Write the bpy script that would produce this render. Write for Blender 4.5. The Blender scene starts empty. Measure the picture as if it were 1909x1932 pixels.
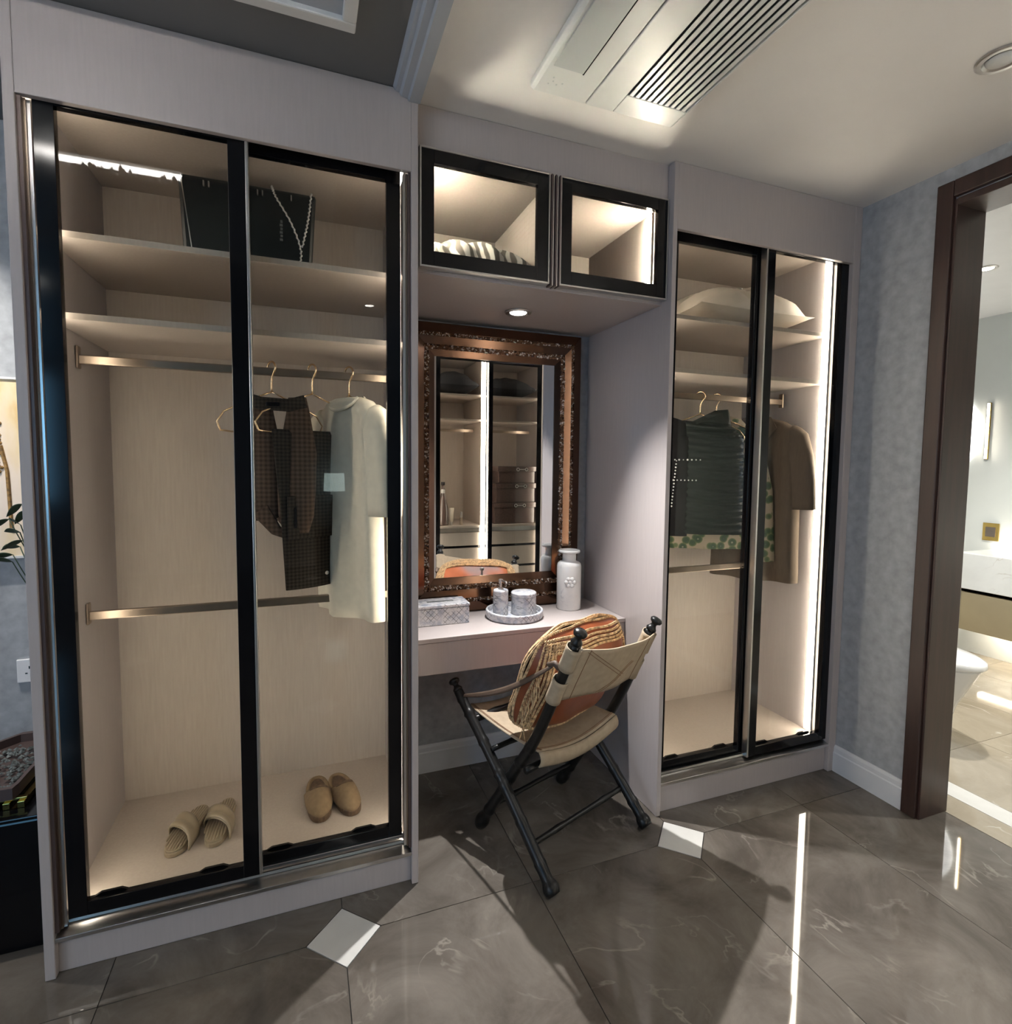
import bpy, bmesh, math, random
from mathutils import Vector, Matrix
random.seed(7)
S = bpy.context.scene
C = S.collection
# ---------------------------------------------------------------- camera
W_, H_ = 1909.0, 1932.0
F_, PX_, PY_ = 1011.8459, 952.3213, 941.3022
cam_d = bpy.data.cameras.new('camera'); cam = bpy.data.objects.new('camera', cam_d); C.objects.link(cam)
cam_d.sensor_fit = 'HORIZONTAL'; cam_d.sensor_width = 36.0; cam_d.lens = F_ / W_ * 36.0
cam_d.shift_x = (W_ / 2 - PX_) / W_; cam_d.shift_y = (PY_ - H_ / 2) / W_
cam_d.clip_start = 0.02
_R = Matrix.Rotation(math.radians(-20.5917), 3, 'Z') @ Matrix.Rotation(math.radians(-3.7438), 3, 'X') @ Matrix.Rotation(math.radians(-0.5768), 3, 'Y')
_r, _f, _u = _R @ Vector((1, 0, 0)), _R @ Vector((0, 1, 0)), _R @ Vector((0, 0, 1))
cam.matrix_world = Matrix(((_r.x, _u.x, -_f.x, 0.6882), (_r.y, _u.y, -_f.y, -1.7454), (_r.z, _u.z, -_f.z, 1.4438), (0, 0, 0, 1)))
S.camera = cam
# ---------------------------------------------------------------- world, exposure
wd = bpy.data.worlds.new('world'); S.world = wd; wd.use_nodes = True
wd.node_tree.nodes['Background'].inputs[0].default_value = (0.55, 0.68, 0.9, 1)
wd.node_tree.nodes['Background'].inputs[1].default_value = 0.3
S.view_settings.view_transform = 'Standard'; S.view_settings.look = 'None'
S.view_settings.exposure = 1.45; S.view_settings.gamma = 1.0; S.view_settings.use_curve_mapping = False
S.cycles.use_denoising = True
S.cycles.max_bounces = 7; S.cycles.diffuse_bounces = 3; S.cycles.glossy_bounces = 4; S.cycles.transmission_bounces = 2; S.cycles.transparent_max_bounces = 12
S.cycles.use_adaptive_sampling = False; S.cycles.use_light_tree = False; S.cycles.blur_glossy = 1.0
S.cycles.caustics_reflective = False; S.cycles.caustics_refractive = False
S.cycles.sample_clamp_indirect = 2.0
# light strengths used by the lamp builders below
LED_P = 10.5          # wardrobe led strips (emission)
LED_C = (1.0, 0.90, 0.76)
SPOT_NICHE = 84.0     # watts
DOWN_P = 6.0
BATH_P = 72.0
ADDED_LAMP_P = 30.0
CEIL_FILL_E = 20.0
WINDOW_E = 1.0
WIN2_E = 2.4
CRYS_E = 26.0

# ---------------------------------------------------------------- helpers
LOC = {}
def mesh_obj(name, verts, faces, mat=None, parent=None, smooth=False, bevel=0, subsurf=0, thick=0):
    xs = [v[0] for v in verts]; ys = [v[1] for v in verts]; zs = [v[2] for v in verts]
    c = Vector(((min(xs) + max(xs)) / 2, (min(ys) + max(ys)) / 2, min(zs)))
    me = bpy.data.meshes.new(name)
    me.from_pydata([(v[0] - c.x, v[1] - c.y, v[2] - c.z) for v in verts], [], faces)
    me.validate(); me.update()
    o = bpy.data.objects.new(name, me); C.objects.link(o)
    if mat: me.materials.append(mat)
    if smooth: me.shade_smooth()
    if thick:
        m = o.modifiers.new('solid', 'SOLIDIFY'); m.thickness = thick; m.offset = 0
    if subsurf:
        m = o.modifiers.new('sub', 'SUBSURF'); m.levels = subsurf; m.render_levels = subsurf
    if bevel:
        m = o.modifiers.new('bev', 'BEVEL'); m.width = bevel; m.segments = 2; m.limit_method = 'ANGLE'
    if parent is not None:
        o.parent = parent; o.location = c - LOC[parent.name]
    else:
        o.location = c
    LOC[o.name] = c
    return o
class MB:
    "collects shapes in world coordinates; build() links them as one mesh"
    def __init__(s): s.v = []; s.f = []
    def add(s, v, f):
        n = len(s.v); s.v += [tuple(p) for p in v]; s.f += [tuple(i + n for i in q) for q in f]; return s
    def box(s, x0, x1, y0, y1, z0, z1):
        return s.add([(x0, y0, z0), (x1, y0, z0), (x1, y1, z0), (x0, y1, z0), (x0, y0, z1), (x1, y0, z1), (x1, y1, z1), (x0, y1, z1)],
                     [(0, 3, 2, 1), (4, 5, 6, 7), (0, 1, 5, 4), (1, 2, 6, 5), (2, 3, 7, 6), (3, 0, 4, 7)])
    def prism(s, pts, axis, a, b):
        "extrude a 2D outline along an axis; pts in the two other axes (in x,y,z order)"
        n = len(pts)
        def mk(p, t): return (t, p[0], p[1]) if axis == 'x' else (p[0], t, p[1]) if axis == 'y' else (p[0], p[1], t)
        v = [mk(p, a) for p in pts] + [mk(p, b) for p in pts]
        f = [tuple(range(n))[::-1], tuple(range(n, 2 * n))] + [(i, (i + 1) % n, n + (i + 1) % n, n + i) for i in range(n)]
        return s.add(v, f)
    def tube(s, path, rad, n=10, caps=True):
        path = [Vector(p) for p in path]; k = len(path)
        rad = rad if isinstance(rad, (list, tuple)) else [rad] * k
        up = None; rings = []
        for i, p in enumerate(path):
            t = (path[min(i + 1, k - 1)] - path[max(i - 1, 0)]).normalized()
            if up is None:
                up = Vector((0, 0, 1)) if abs(t.z) < .9 else Vector((1, 0, 0))
            a = up - t * up.dot(t)
            if a.length < 1e-6: a = t.orthogonal()
            a.normalize(); b = t.cross(a); up = a
            rings.append([p + (a * math.cos(2 * math.pi * j / n) + b * math.sin(2 * math.pi * j / n)) * rad[i] for j in range(n)])
        v = [q for r_ in rings for q in r_]
        f = [(i * n + j, i * n + (j + 1) % n, (i + 1) * n + (j + 1) % n, (i + 1) * n + j) for i in range(k - 1) for j in range(n)]
        if caps: f += [tuple(range(n))[::-1], tuple((k - 1) * n + j for j in range(n))]
        return s.add(v, f)
    def lathe(s, prof, cx, cy, n=32, axis=None, cz=0):
        "prof: list of (radius, height); optional axis matrix"
        k = len(prof); v = []
        for (r_, z) in prof:
            for j in range(n):
                a = 2 * math.pi * j / n; p = Vector((r_ * math.cos(a), r_ * math.sin(a), z))
                if axis is not None: p = axis @ p
                v.append((p.x + cx, p.y + cy, p.z + cz))
        f = [(i * n + j, i * n + (j + 1) % n, (i + 1) * n + (j + 1) % n, (i + 1) * n + j) for i in range(k - 1) for j in range(n)]
        f += [tuple(range(n))[::-1], tuple((k - 1) * n + j for j in range(n))]
        return s.add(v, f)
    def grid(s, fn, nu, nv, closeu=False):
        v = [fn(i / nu, j / nv) for i in range(nu + (0 if closeu else 1)) for j in range(nv + 1)]
        m = nv + 1; N = nu if closeu else nu + 1
        f = [(i * m + j, ((i + 1) % N) * m + j, ((i + 1) % N) * m + j + 1, i * m + j + 1) for i in range(nu) for j in range(nv)]
        return s.add(v, f)
    def xf(s, M):
        s.v = [tuple(M @ Vector(p)) for p in s.v]; return s
    def build(s, name, mat=None, parent=None, **k): return mesh_obj(name, s.v, s.f, mat, parent, **k)
def box(name, x0, x1, y0, y1, z0, z1, mat, parent=None, bevel=0.0015):
    return MB().box(x0, x1, y0, y1, z0, z1).build(name, mat, parent, bevel=bevel)
def tag(o, label=None, cat=None, group=None, kind=None):
    if label: o['label'] = label
    if cat: o['category'] = cat
    if group: o['group'] = group
    if kind: o['kind'] = kind
    return o
def thing(name, loc, label, cat, group=None):
    o = bpy.data.objects.new(name, None); C.objects.link(o); o.location = loc; o.empty_display_size = .05
    LOC[o.name] = Vector(loc); return tag(o, label, cat, group)
def struct(o, label=None): return tag(o, label, None, None, 'structure')

# ---------------------------------------------------------------- materials
def nt(name):
    m = bpy.data.materials.new(name); m.use_nodes = True; t = m.node_tree
    return m, t, t.nodes['Principled BSDF']
def setin(b, **k):
    for n, v in k.items():
        b.inputs[n.replace('_', ' ')].default_value = v
def col(c): return (c[0], c[1], c[2], 1)
def plain(name, c, rough=.5, metal=0, var=.06, scale=20, stretch=(1, 1, 1), bump=0, bscale=200, spec=.5, rand=0.0):
    "base colour with gentle noise variation and optional fine bump"
    m, t, b = nt(name); setin(b, Roughness=rough, Metallic=metal); b.inputs['Specular IOR Level'].default_value = spec
    tc = t.nodes.new('ShaderNodeTexCoord'); mp = t.nodes.new('ShaderNodeMapping'); mp.inputs['Scale'].default_value = stretch
    nz = t.nodes.new('ShaderNodeTexNoise'); nz.inputs['Scale'].default_value = scale; nz.inputs['Detail'].default_value = 4
    rp = t.nodes.new('ShaderNodeValToRGB')
    rp.color_ramp.elements[0].position = .3; rp.color_ramp.elements[1].position = .7
    rp.color_ramp.elements[0].color = col([x * (1 - var) for x in c]); rp.color_ramp.elements[1].color = col([min(1, x * (1 + var)) for x in c])
    t.links.new(tc.outputs['Object'], mp.inputs[0]); t.links.new(mp.outputs[0], nz.inputs['Vector'])
    t.links.new(nz.outputs[0], rp.inputs[0]); t.links.new(rp.outputs[0], b.inputs['Base Color'])
    if bump:
        n2 = t.nodes.new('ShaderNodeTexNoise'); n2.inputs['Scale'].default_value = bscale
        bp = t.nodes.new('ShaderNodeBump'); bp.inputs['Strength'].default_value = bump; bp.inputs['Distance'].default_value = .002
        t.links.new(mp.outputs[0], n2.inputs['Vector']); t.links.new(n2.outputs[0], bp.inputs['Height']); t.links.new(bp.outputs[0], b.inputs['Normal'])
    return m
def emis(name, c, e, sample=True):
    m, t, b = nt(name); setin(b, Base_Color=col(c), Roughness=.6)
    b.inputs['Emission Color'].default_value = col(c); b.inputs['Emission Strength'].default_value = e
    if not sample: m.cycles.emission_sampling = 'NONE'
    return m
def glass_mat(name, tint=(.9, .9, .88), refl=1.0):
    m = bpy.data.materials.new(name); m.use_nodes = True; t = m.node_tree; t.nodes.clear()
    o = t.nodes.new('ShaderNodeOutputMaterial'); mx = t.nodes.new('ShaderNodeMixShader')
    tr = t.nodes.new('ShaderNodeBsdfTransparent'); tr.inputs[0].default_value = col(tint)
    gl = t.nodes.new('ShaderNodeBsdfGlossy'); gl.inputs['Roughness'].default_value = .005; gl.inputs[0].default_value = (refl, refl, refl, 1)
    lw_ = t.nodes.new('ShaderNodeLayerWeight'); lw_.inputs['Blend'].default_value = .5
    pw = t.nodes.new('ShaderNodeMath'); pw.operation = 'POWER'; pw.inputs[1].default_value = 5; t.links.new(lw_.outputs['Facing'], pw.inputs[0])
    fr = t.nodes.new('ShaderNodeMath'); fr.operation = 'MULTIPLY_ADD'; fr.inputs[1].default_value = .9; fr.inputs[2].default_value = .013; t.links.new(pw.outputs[0], fr.inputs[0])
    t.links.new(fr.outputs[0], mx.inputs[0]); t.links.new(tr.outputs[0], mx.inputs[1]); t.links.new(gl.outputs[0], mx.inputs[2]); t.links.new(mx.outputs[0], o.inputs[0])
    return m
def marble(name, base, dark, vein, rough=.09, scale=2.2, vein_amt=.8, bump=0.0):
    m, t, b = nt(name); setin(b, Roughness=rough)
    tc = t.nodes.new('ShaderNodeTexCoord'); oi = t.nodes.new('ShaderNodeObjectInfo')
    ad = t.nodes.new('ShaderNodeVectorMath'); ad.operation = 'ADD'
    sc = t.nodes.new('ShaderNodeVectorMath'); sc.operation = 'SCALE'; sc.inputs['Scale'].default_value = 17.0
    cb = t.nodes.new('ShaderNodeCombineXYZ')
    for i in range(3): t.links.new(oi.outputs['Random'], cb.inputs[i])
    t.links.new(cb.outputs[0], sc.inputs[0]); t.links.new(tc.outputs['Object'], ad.inputs[0]); t.links.new(sc.outputs[0], ad.inputs[1])
    n1 = t.nodes.new('ShaderNodeTexNoise'); n1.inputs['Scale'].default_value = scale; n1.inputs['Detail'].default_value = 8; n1.inputs['Roughness'].default_value = .65; n1.inputs['Distortion'].default_value = .6
    r1 = t.nodes.new('ShaderNodeValToRGB'); r1.color_ramp.elements[0].position = .32; r1.color_ramp.elements[1].position = .68
    r1.color_ramp.elements[0].color = col(dark); r1.color_ramp.elements[1].color = col(base)
    n2 = t.nodes.new('ShaderNodeTexNoise'); n2.inputs['Scale'].default_value = scale * .9; n2.inputs['Detail'].default_value = 5; n2.inputs['Distortion'].default_value = 1.2
    r2 = t.nodes.new('ShaderNodeValToRGB'); e = r2.color_ramp.elements
    e[0].position = .485; e[0].color = (0, 0, 0, 1); e[1].position = .5; e[1].color = (1, 1, 1, 1)
    q = e.new(.515); q.color = (0, 0, 0, 1)
    n3 = t.nodes.new('ShaderNodeTexNoise'); n3.inputs['Scale'].default_value = scale * 1.6
    r3 = t.nodes.new('ShaderNodeValToRGB'); r3.color_ramp.elements[0].position = .5; r3.color_ramp.elements[1].position = .68
    mu = t.nodes.new('ShaderNodeMath'); mu.operation = 'MULTIPLY'; mu2 = t.nodes.new('ShaderNodeMath'); mu2.operation = 'MULTIPLY'; mu2.inputs[1].default_value = vein_amt
    mx = t.nodes.new('ShaderNodeMixRGB'); mx.inputs[2].default_value = col(vein)
    for n in (n1, n2, n3): t.links.new(ad.outputs[0], n.inputs['Vector'])
    t.links.new(n1.outputs[0], r1.inputs[0]); t.links.new(n2.outputs[0], r2.inputs[0]); t.links.new(n3.outputs[0], r3.inputs[0])
    t.links.new(r2.outputs[0], mu.inputs[0]); t.links.new(r3.outputs[0], mu.inputs[1]); t.links.new(mu.outputs[0], mu2.inputs[0])
    t.links.new(mu2.outputs[0], mx.inputs[0]); t.links.new(r1.outputs[0], mx.inputs[1]); t.links.new(mx.outputs[0], b.inputs['Base Color'])
    return m
def snake(name):
    "white marble with a dark diamond scale line print"
    m, t, b = nt(name); setin(b, Roughness=.25)
    tc = t.nodes.new('ShaderNodeTexCoord'); sx = t.nodes.new('ShaderNodeSeparateXYZ'); t.links.new(tc.outputs['Object'], sx.inputs[0])
    def math_(op, a, b2=None, v=None):
        n = t.nodes.new('ShaderNodeMath'); n.operation = op
        t.links.new(a, n.inputs[0])
        if b2 is not None: t.links.new(b2, n.inputs[1])
        elif v is not None: n.inputs[1].default_value = v
        return n.outputs[0]
    hx = math_('ADD', sx.outputs[0], sx.outputs[1]); 
    a = math_('ADD', hx, sx.outputs[2]); c = math_('SUBTRACT', hx, sx.outputs[2])
    nz = t.nodes.new('ShaderNodeTexNoise'); nz.inputs['Scale'].default_value = 30; t.links.new(tc.outputs['Object'], nz.inputs['Vector'])
    w = math_('MULTIPLY', nz.outputs[0], None, .006)
    def line(x):
        y = math_('ADD', x, w); y = math_('MULTIPLY', y, None, 1 / .024); y = math_('FRACT', y); y = math_('SUBTRACT', y, None, .5); y = math_('ABSOLUTE', y)
        return math_('LESS_THAN', y, None, .075)
    ln = math_('MAXIMUM', line(a), line(c))
    n2 = t.nodes.new('ShaderNodeTexNoise'); n2.inputs['Scale'].default_value = 24; n2.inputs['Detail'].default_value = 3; t.links.new(tc.outputs['Object'], n2.inputs['Vector'])
    r2 = t.nodes.new('ShaderNodeValToRGB'); r2.color_ramp.elements[0].position = .42; r2.color_ramp.elements[1].position = .6; t.links.new(n2.outputs[0], r2.inputs[0])
    am = math_('MULTIPLY', ln, r2.outputs[0]); am = math_('MULTIPLY', am, None, .8)
    n3 = t.nodes.new('ShaderNodeTexNoise'); n3.inputs['Scale'].default_value = 40; t.links.new(tc.outputs['Object'], n3.inputs['Vector'])
    r3 = t.nodes.new('ShaderNodeValToRGB'); r3.color_ramp.elements[0].position = .35; r3.color_ramp.elements[0].color = (.45, .48, .56, 1); r3.color_ramp.elements[1].position = .55; r3.color_ramp.elements[1].color = (.78, .78, .8, 1)
    t.links.new(n3.outputs[0], r3.inputs[0])
    mx = t.nodes.new('ShaderNodeMixRGB'); mx.inputs[2].default_value = (.08, .09, .11, 1)
    t.links.new(am, mx.inputs[0]); t.links.new(r3.outputs[0], mx.inputs[1]); t.links.new(mx.outputs[0], b.inputs['Base Color'])
    return m
def plaid(name, c1, c2, sc=60, rough=.9):
    m, t, b = nt(name); setin(b, Roughness=rough); b.inputs['Specular IOR Level'].default_value = .12
    tc = t.nodes.new('ShaderNodeTexCoord')
    w1 = t.nodes.new('ShaderNodeTexWave'); w1.bands_direction = 'X'; w1.inputs['Scale'].default_value = sc / 6
    w2 = t.nodes.new('ShaderNodeTexWave'); w2.bands_direction = 'Z'; w2.inputs['Scale'].default_value = sc / 6
    t.links.new(tc.outputs['Object'], w1.inputs['Vector']); t.links.new(tc.outputs['Object'], w2.inputs['Vector'])
    ad = t.nodes.new('ShaderNodeMath'); ad.operation = 'ADD'; t.links.new(w1.outputs['Fac'], ad.inputs[0]); t.links.new(w2.outputs['Fac'], ad.inputs[1]); hf = t.nodes.new('ShaderNodeMath'); hf.operation = 'MULTIPLY'; hf.inputs[1].default_value = .4; t.links.new(ad.outputs[0], hf.inputs[0]); ad = hf
    ck = t.nodes.new('ShaderNodeTexNoise'); ck.inputs['Scale'].default_value = 300; t.links.new(tc.outputs['Object'], ck.inputs['Vector'])
    a2 = t.nodes.new('ShaderNodeMath'); a2.operation = 'MULTIPLY_ADD'; t.links.new(ck.outputs[0], a2.inputs[0]); a2.inputs[1].default_value = .25; t.links.new(ad.outputs[0], a2.inputs[2])
    mx = t.nodes.new('ShaderNodeMixRGB'); mx.inputs[1].default_value = col(c1); mx.inputs[2].default_value = col(c2)
    t.links.new(a2.outputs[0], mx.inputs[0]); t.links.new(mx.outputs[0], b.inputs['Base Color'])
    return m
def floral(name):
    m, t, b = nt(name); setin(b, Roughness=.8)
    tc = t.nodes.new('ShaderNodeTexCoord')
    vo = t.nodes.new('ShaderNodeTexVoronoi'); vo.inputs['Scale'].default_value = 26; t.links.new(tc.outputs['Object'], vo.inputs['Vector'])
    r = t.nodes.new('ShaderNodeValToRGB'); e = r.color_ramp.elements
    e[0].position = 0; e[0].color = (.36, .34, .24, 1); e[1].position = 1; e[1].color = (.33, .27, .2, 1)
    for p, c in ((.18, (.02, .05, .03, 1)), (.4, (.04, .075, .035, 1)), (.52, (.11, .14, .06, 1)), (.6, (.33, .27, .2, 1))):
        q = e.new(p); q.color = c
    t.links.new(vo.outputs['Distance'], r.inputs[0]); t.links.new(r.outputs[0], b.inputs['Base Color'])
    return m
def waves(name, c1, c2, scale=9, dist=6, rough=.7):
    m, t, b = nt(name); setin(b, Roughness=rough)
    tc = t.nodes.new('ShaderNodeTexCoord'); w = t.nodes.new('ShaderNodeTexWave'); w.inputs['Scale'].default_value = scale; w.inputs['Distortion'].default_value = dist; w.inputs['Detail'].default_value = 1
    t.links.new(tc.outputs['Object'], w.inputs['Vector'])
    r = t.nodes.new('ShaderNodeValToRGB'); r.color_ramp.elements[0].color = col(c1); r.color_ramp.elements[1].color = col(c2); r.color_ramp.elements[0].position = .35; r.color_ramp.elements[1].position = .65
    t.links.new(w.outputs['Fac'], r.inputs[0]); t.links.new(r.outputs[0], b.inputs['Base Color'])
    return m
M = {}
M['lam'] = plain('greige_laminate', (.46, .412, .40), .38, 0, .03, 9, (14, 14, 1), .04, 90)
M['lam_in'] = plain('interior_laminate', (.50, .43, .375), .5, 0, .05, 9, (14, 14, 1), .03, 60)
M['black'] = plain('black_anodised', (.004, .004, .005), .10, 0, .1, 30, spec=.28)
M['steel'] = plain('brushed_aluminium', (.62, .6, .58), .28, 1, .05, 30, (1, 1, .05))
M['bronze'] = plain('champagne_metal', (.34, .27, .21), .3, 1, .05, 30)
M['darkprofile'] = plain('dark_brown_profile', (.10, .07, .065), .35, .3, .05, 20)
M['gold'] = plain('rose_gold_wire', (.9, .66, .42), .22, 1, .03, 30)
M['glass'] = glass_mat('door_glass')
M['white'] = plain('white_paint', (.72, .72, .72), .45, 0, .02, 8)
M['ceil'] = plain('ceiling_paint', (.81, .79, .775), .55, 0, .02, 4)
M['ceil_dark'] = plain('dark_grey_ceiling', (.13, .135, .14), .4, 0, .05, 4)  # darker grey base colour for the ceiling left of the moulding
M['moulding'] = plain('pale_moulding', (.42, .45, .5), .4, 0, .03, 6)
M['wallpaper'] = plain('mottled_grey_wallpaper', (.36, .375, .395), .6, 0, .16, 26, (1, 1, 1), .12, 90)
M['wallwhite'] = plain('bathroom_white_tile', (.72, .74, .7), .15, 0, .05, 2)
M['basebd'] = plain('white_baseboard', (.7, .71, .74), .35, 0, .02, 8)
M['floor'] = marble('grey_brown_marble', (.185, .165, .144), (.082, .071, .06), (.42, .38, .33), .035, 3.4, .4)
M['floorb'] = marble('pale_bath_marble', (.42, .37, .29), (.27, .23, .17), (.7, .66, .58), .06, 2.6)
M['grout'] = plain('dark_grout', (.035, .032, .03), .7)
M['inlay'] = plain('white_inlay_stone', (.66, .65, .62), .1, 0, .04, 12)
M['wood'] = plain('dark_red_wood', (.03, .013, .010), .4, 0, .3, 6, (8, 8, .6), .05, 40)
M['chairwood'] = plain('black_turned_wood', (.008, .008, .008), .33, 0, .25, 30, spec=.35)
M['canvas'] = plain('beige_canvas', (.40, .32, .225), .85, 0, .08, 40, (1, 1, 1), .25, 500)
M['canvas_d'] = plain('brown_canvas_binding', (.2, .11, .06), .8, 0, .1, 60)
M['leather'] = plain('orange_leather', (.23, .06, .02), .4, 0, .25, 9, (1, 1, 1), .15, 40)
M['weave'] = plain('woven_tan_cord', (.72, .44, .24), .6, 0, .6, 70)
M['mirror'] = plain('silver_mirror', (.9, .9, .9), .0, 1, .0, 5)
M['bronzemirror'] = plain('bronze_mirror', (.13, .075, .052), .16, 1, .04, 5)
M['glitter'] = plain('crushed_crystal', (.36, .21, .13), .15, .45, .7, 160)
M['sparkle'] = plain('clear_crystal', (.85, .8, .76), .1, 0, .1, 60, spec=.8)
M['china'] = plain('white_ceramic', (.75, .75, .74), .12, 0, .02, 10)
M['vase'] = marble('white_veined_ceramic', (.78, .78, .77), (.72, .72, .72), (.35, .37, .42), .12, 9, .7)
M['snake'] = snake('scale_marble_print')
M['cream'] = plain('cream_knit', (.82, .76, .63), .9, 0, .05, 40, (1, 1, 1), .2, 400)
M['plaid'] = plaid('brown_plaid_wool', (.02, .014, .011), (.105, .07, .05), 120)
M['plaid2'] = plaid('grey_plaid_wool', (.005, .0045, .004), (.042, .034, .027), 150)
M['green'] = plain('dark_green_satin', (.006, .011, .009), .5, 0, .2, 20, spec=.25)
M['blackcloth'] = plain('black_cloth', (.007, .007, .008), .9, 0, .2, 30, spec=.15)
M['taupe'] = plain('taupe_linen', (.092, .069, .05), .85, 0, .12, 30, (6, 6, 1), .25, 300, spec=.15)
M['floral'] = floral('green_floral_print')
M['blackleather'] = plain('black_leather', (.006, .008, .008), .35, 0, .2, 20, (1, 1, 1), .05, 200, spec=.3)
M['pillow'] = plain('ivory_satin', (.62, .55, .46), .5, 0, .05, 15)
M['pillow2'] = waves('wave_print_cotton', (.13, .12, .1), (.72, .69, .62), 9, 7)
M['suede'] = plain('tan_suede', (.25, .17, .095), .95, 0, .12, 60, (1, 1, 1), .5, 700)
M['fur'] = plain('brown_lining', (.12, .075, .045), 1, 0, .3, 90, (1, 1, 1), .8, 500)
M['quilt'] = plain('champagne_leather', (.34, .275, .19), .35, 0, .06, 30)
M['acw'] = plain('white_plastic', (.68, .69, .68), .35, 0, .02, 6)
M['acg'] = plain('pale_grey_plastic', (.5, .53, .53), .3, 0, .02, 6)
M['acd'] = plain('grey_slot', (.12, .13, .13), .5)
M['brownbox'] = plain('brown_monogram_box', (.035, .02, .016), .35, 0, .5, 70)
M['led'] = emis('led_strip', LED_C, LED_P)
M['led2'] = emis('bright_led_strip', LED_C, LED_P * 1.6)
M['led3'] = emis('cabinet_led_strip', LED_C, LED_P * 10)
M['led_r'] = emis('led_strip_bright', LED_C, LED_P * 1.6)
M['glow'] = emis('soft_glow', (1, 1, .97), 1.6, False)
M['plastic'] = plain('white_switch_plastic', (.8, .8, .82), .35, 0, .02, 9)
M['leaf'] = plain('dark_leaf', (.035, .06, .03), .45, 0, .4, 30)
M['pebble'] = plain('glass_pebble', (.16, .18, .18), .08, .3, .8, 120)
# ================================================================ the room shell
ZC = 2.6; YB = 0.655; XR = 3.045
PIT = 0.6267; X0T = 0.786; YT = -0.13
fl = struct(box('floor', -3.2, 3.20, -6.0, 0.80, -.06, -.004, M['grout'], None, 0), 'grey brown polished marble floor laid in large tiles with white diamond inlays')
def clip_tile(x0, x1, y0, y1, cuts):
    "rectangle whose named corners are cut by a diamond of half diagonal d"
    d = .1095; p = []
    for cx, cy, nm in ((x0, y0, 'sw'), (x1, y0, 'se'), (x1, y1, 'ne'), (x0, y1, 'nw')):
        if nm in cuts:
            sx = 1 if nm in ('sw', 'nw') else -1; sy = 1 if nm in ('sw', 'se') else -1
            a, b = (cx + sx * d, cy), (cx, cy + sy * d)
            p += [b, a] if nm in ('sw', 'ne') else [a, b]
        else: p.append((cx, cy))
    return p
g = .0012
def lay_tile(x0, x1, y0, y1, cuts):
    p = clip_tile(x0 + g, x1 - g, y0 + g, y1 - g, cuts)
    o = MB().prism(p, 'z', -.006, 0.0).build('tile', M['floor'], fl, bevel=.0006)
    return o
LT = PIT * 2
for i in range(-7, 4):
    xa = X0T + i * PIT; xb = min(xa + PIT, 3.20)
    if xa > 3.1: continue
    ev = (i % 2 == 0)      # the diamond sits at even joints
    for j in range(-5, 1):
        ya = YT + j * LT; yb = min(ya + LT, .79)
        if ya < -5.9: ya = -5.98
        c = set()
        if ev: c |= {'sw', 'nw'}
        else: c |= {'se', 'ne'}
        if yb > .7: c -= {'nw', 'ne'}
        if ya < -5.9: c -= {'sw', 'se'}
        if xb - xa < PIT - .01: c -= {'se', 'ne'}
        lay_tile(xa, xb, ya, yb, c)
for i in range(-6, 4, 2):
    for j in range(-4, 1):
        cx, cy = X0T + i * PIT, YT + j * LT; d = .1075
        if cx > 3.0: continue
        MB().prism([(cx - d, cy), (cx, cy - d), (cx + d, cy), (cx, cy + d)], 'z', -.006, .0003).build('inlay_tile', M['inlay'], fl, bevel=.0006)['label'] = 'white diamond inlay'
# ceilings
struct(box('ceiling', 1.03, 3.2, -6.0, .80, ZC, ZC + .08, M['ceil'], None, 0), 'pale ceiling over the dressing area')
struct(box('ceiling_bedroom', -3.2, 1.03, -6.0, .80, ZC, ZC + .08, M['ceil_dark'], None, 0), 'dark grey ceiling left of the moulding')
def cornice(x0, x1, y0, y1):
    return [(x0, ZC), (x0 + .008, ZC - .012), (x0 + .02, ZC - .014), (x0 + .026, ZC - .024), (x0 + .045, ZC - .026), (x0 + .05, ZC - .034), (x1, ZC - .034), (x1, ZC)]
struct(MB().prism(cornice(.962, 1.046, 0, 0), 'y', -4.2, -.001).build('trim_1', M['moulding'], None), 'pale blue grey stepped ceiling moulding')
fr = MB()
for (x0, x1, y0, y1) in ((-1.6, .833, -.225, -.19), (-1.6, .833, -1.7, -1.665), (-1.6, -1.565, -1.665, -.225), (.798, .833, -1.665, -.225)):
    fr.box(x0, x1, y0, y1, ZC - .02, ZC)
t2 = struct(fr.build('trim_2', M['white'], None, bevel=.004), 'white rectangular frame moulding on the dark ceiling')
MB().box(-1.565, .798, -1.665, -.225, ZC - .006, ZC + .001).build('ceiling_panel', M['moulding'], t2)
# walls
struct(box('wall_back', -3.2, 3.2, YB, YB + .15, 0, ZC, M['wallpaper'], None, 0), 'grey mottled wallpaper wall behind the wardrobes')
w = MB().box(XR, XR + .155, -.342, YB, 0, ZC).box(XR, XR + .155, -1.312, -.342, 2.473, ZC).box(XR, XR + .155, -2.6, -1.312, 0, ZC)
struct(w.build('wall_right', M['wallpaper'], None), 'grey mottled wallpaper wall with the doorway')
struct(box('wall_left', -3.3, -3.2, -6.0, YB, 0, ZC, M['wallpaper'], None, 0), 'bedroom side wall')
struct(box('wall_rear', -3.2, 3.2, -6.1, -6.0, 0, ZC, M['wallpaper'], None, 0), 'far bedroom wall')
struct(box('wall_opposite', 1.70, 3.2, -2.62, -2.56, 0, ZC, M['wallpaper'], None, 0), 'wall behind the opposite wardrobe')
def skirting(h=.115): return [(0, 0), (.016, 0), (.016, h - .035), (.012, h - .03), (.012, h - .012), (.006, h), (0, h)]
b = MB().prism([(XR - a, z) for a, z in skirting(.125)], 'y', -.3, .012)
struct(b.build('baseboard_right', M['basebd'], None), 'white moulded baseboard on the wallpapered wall')
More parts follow.
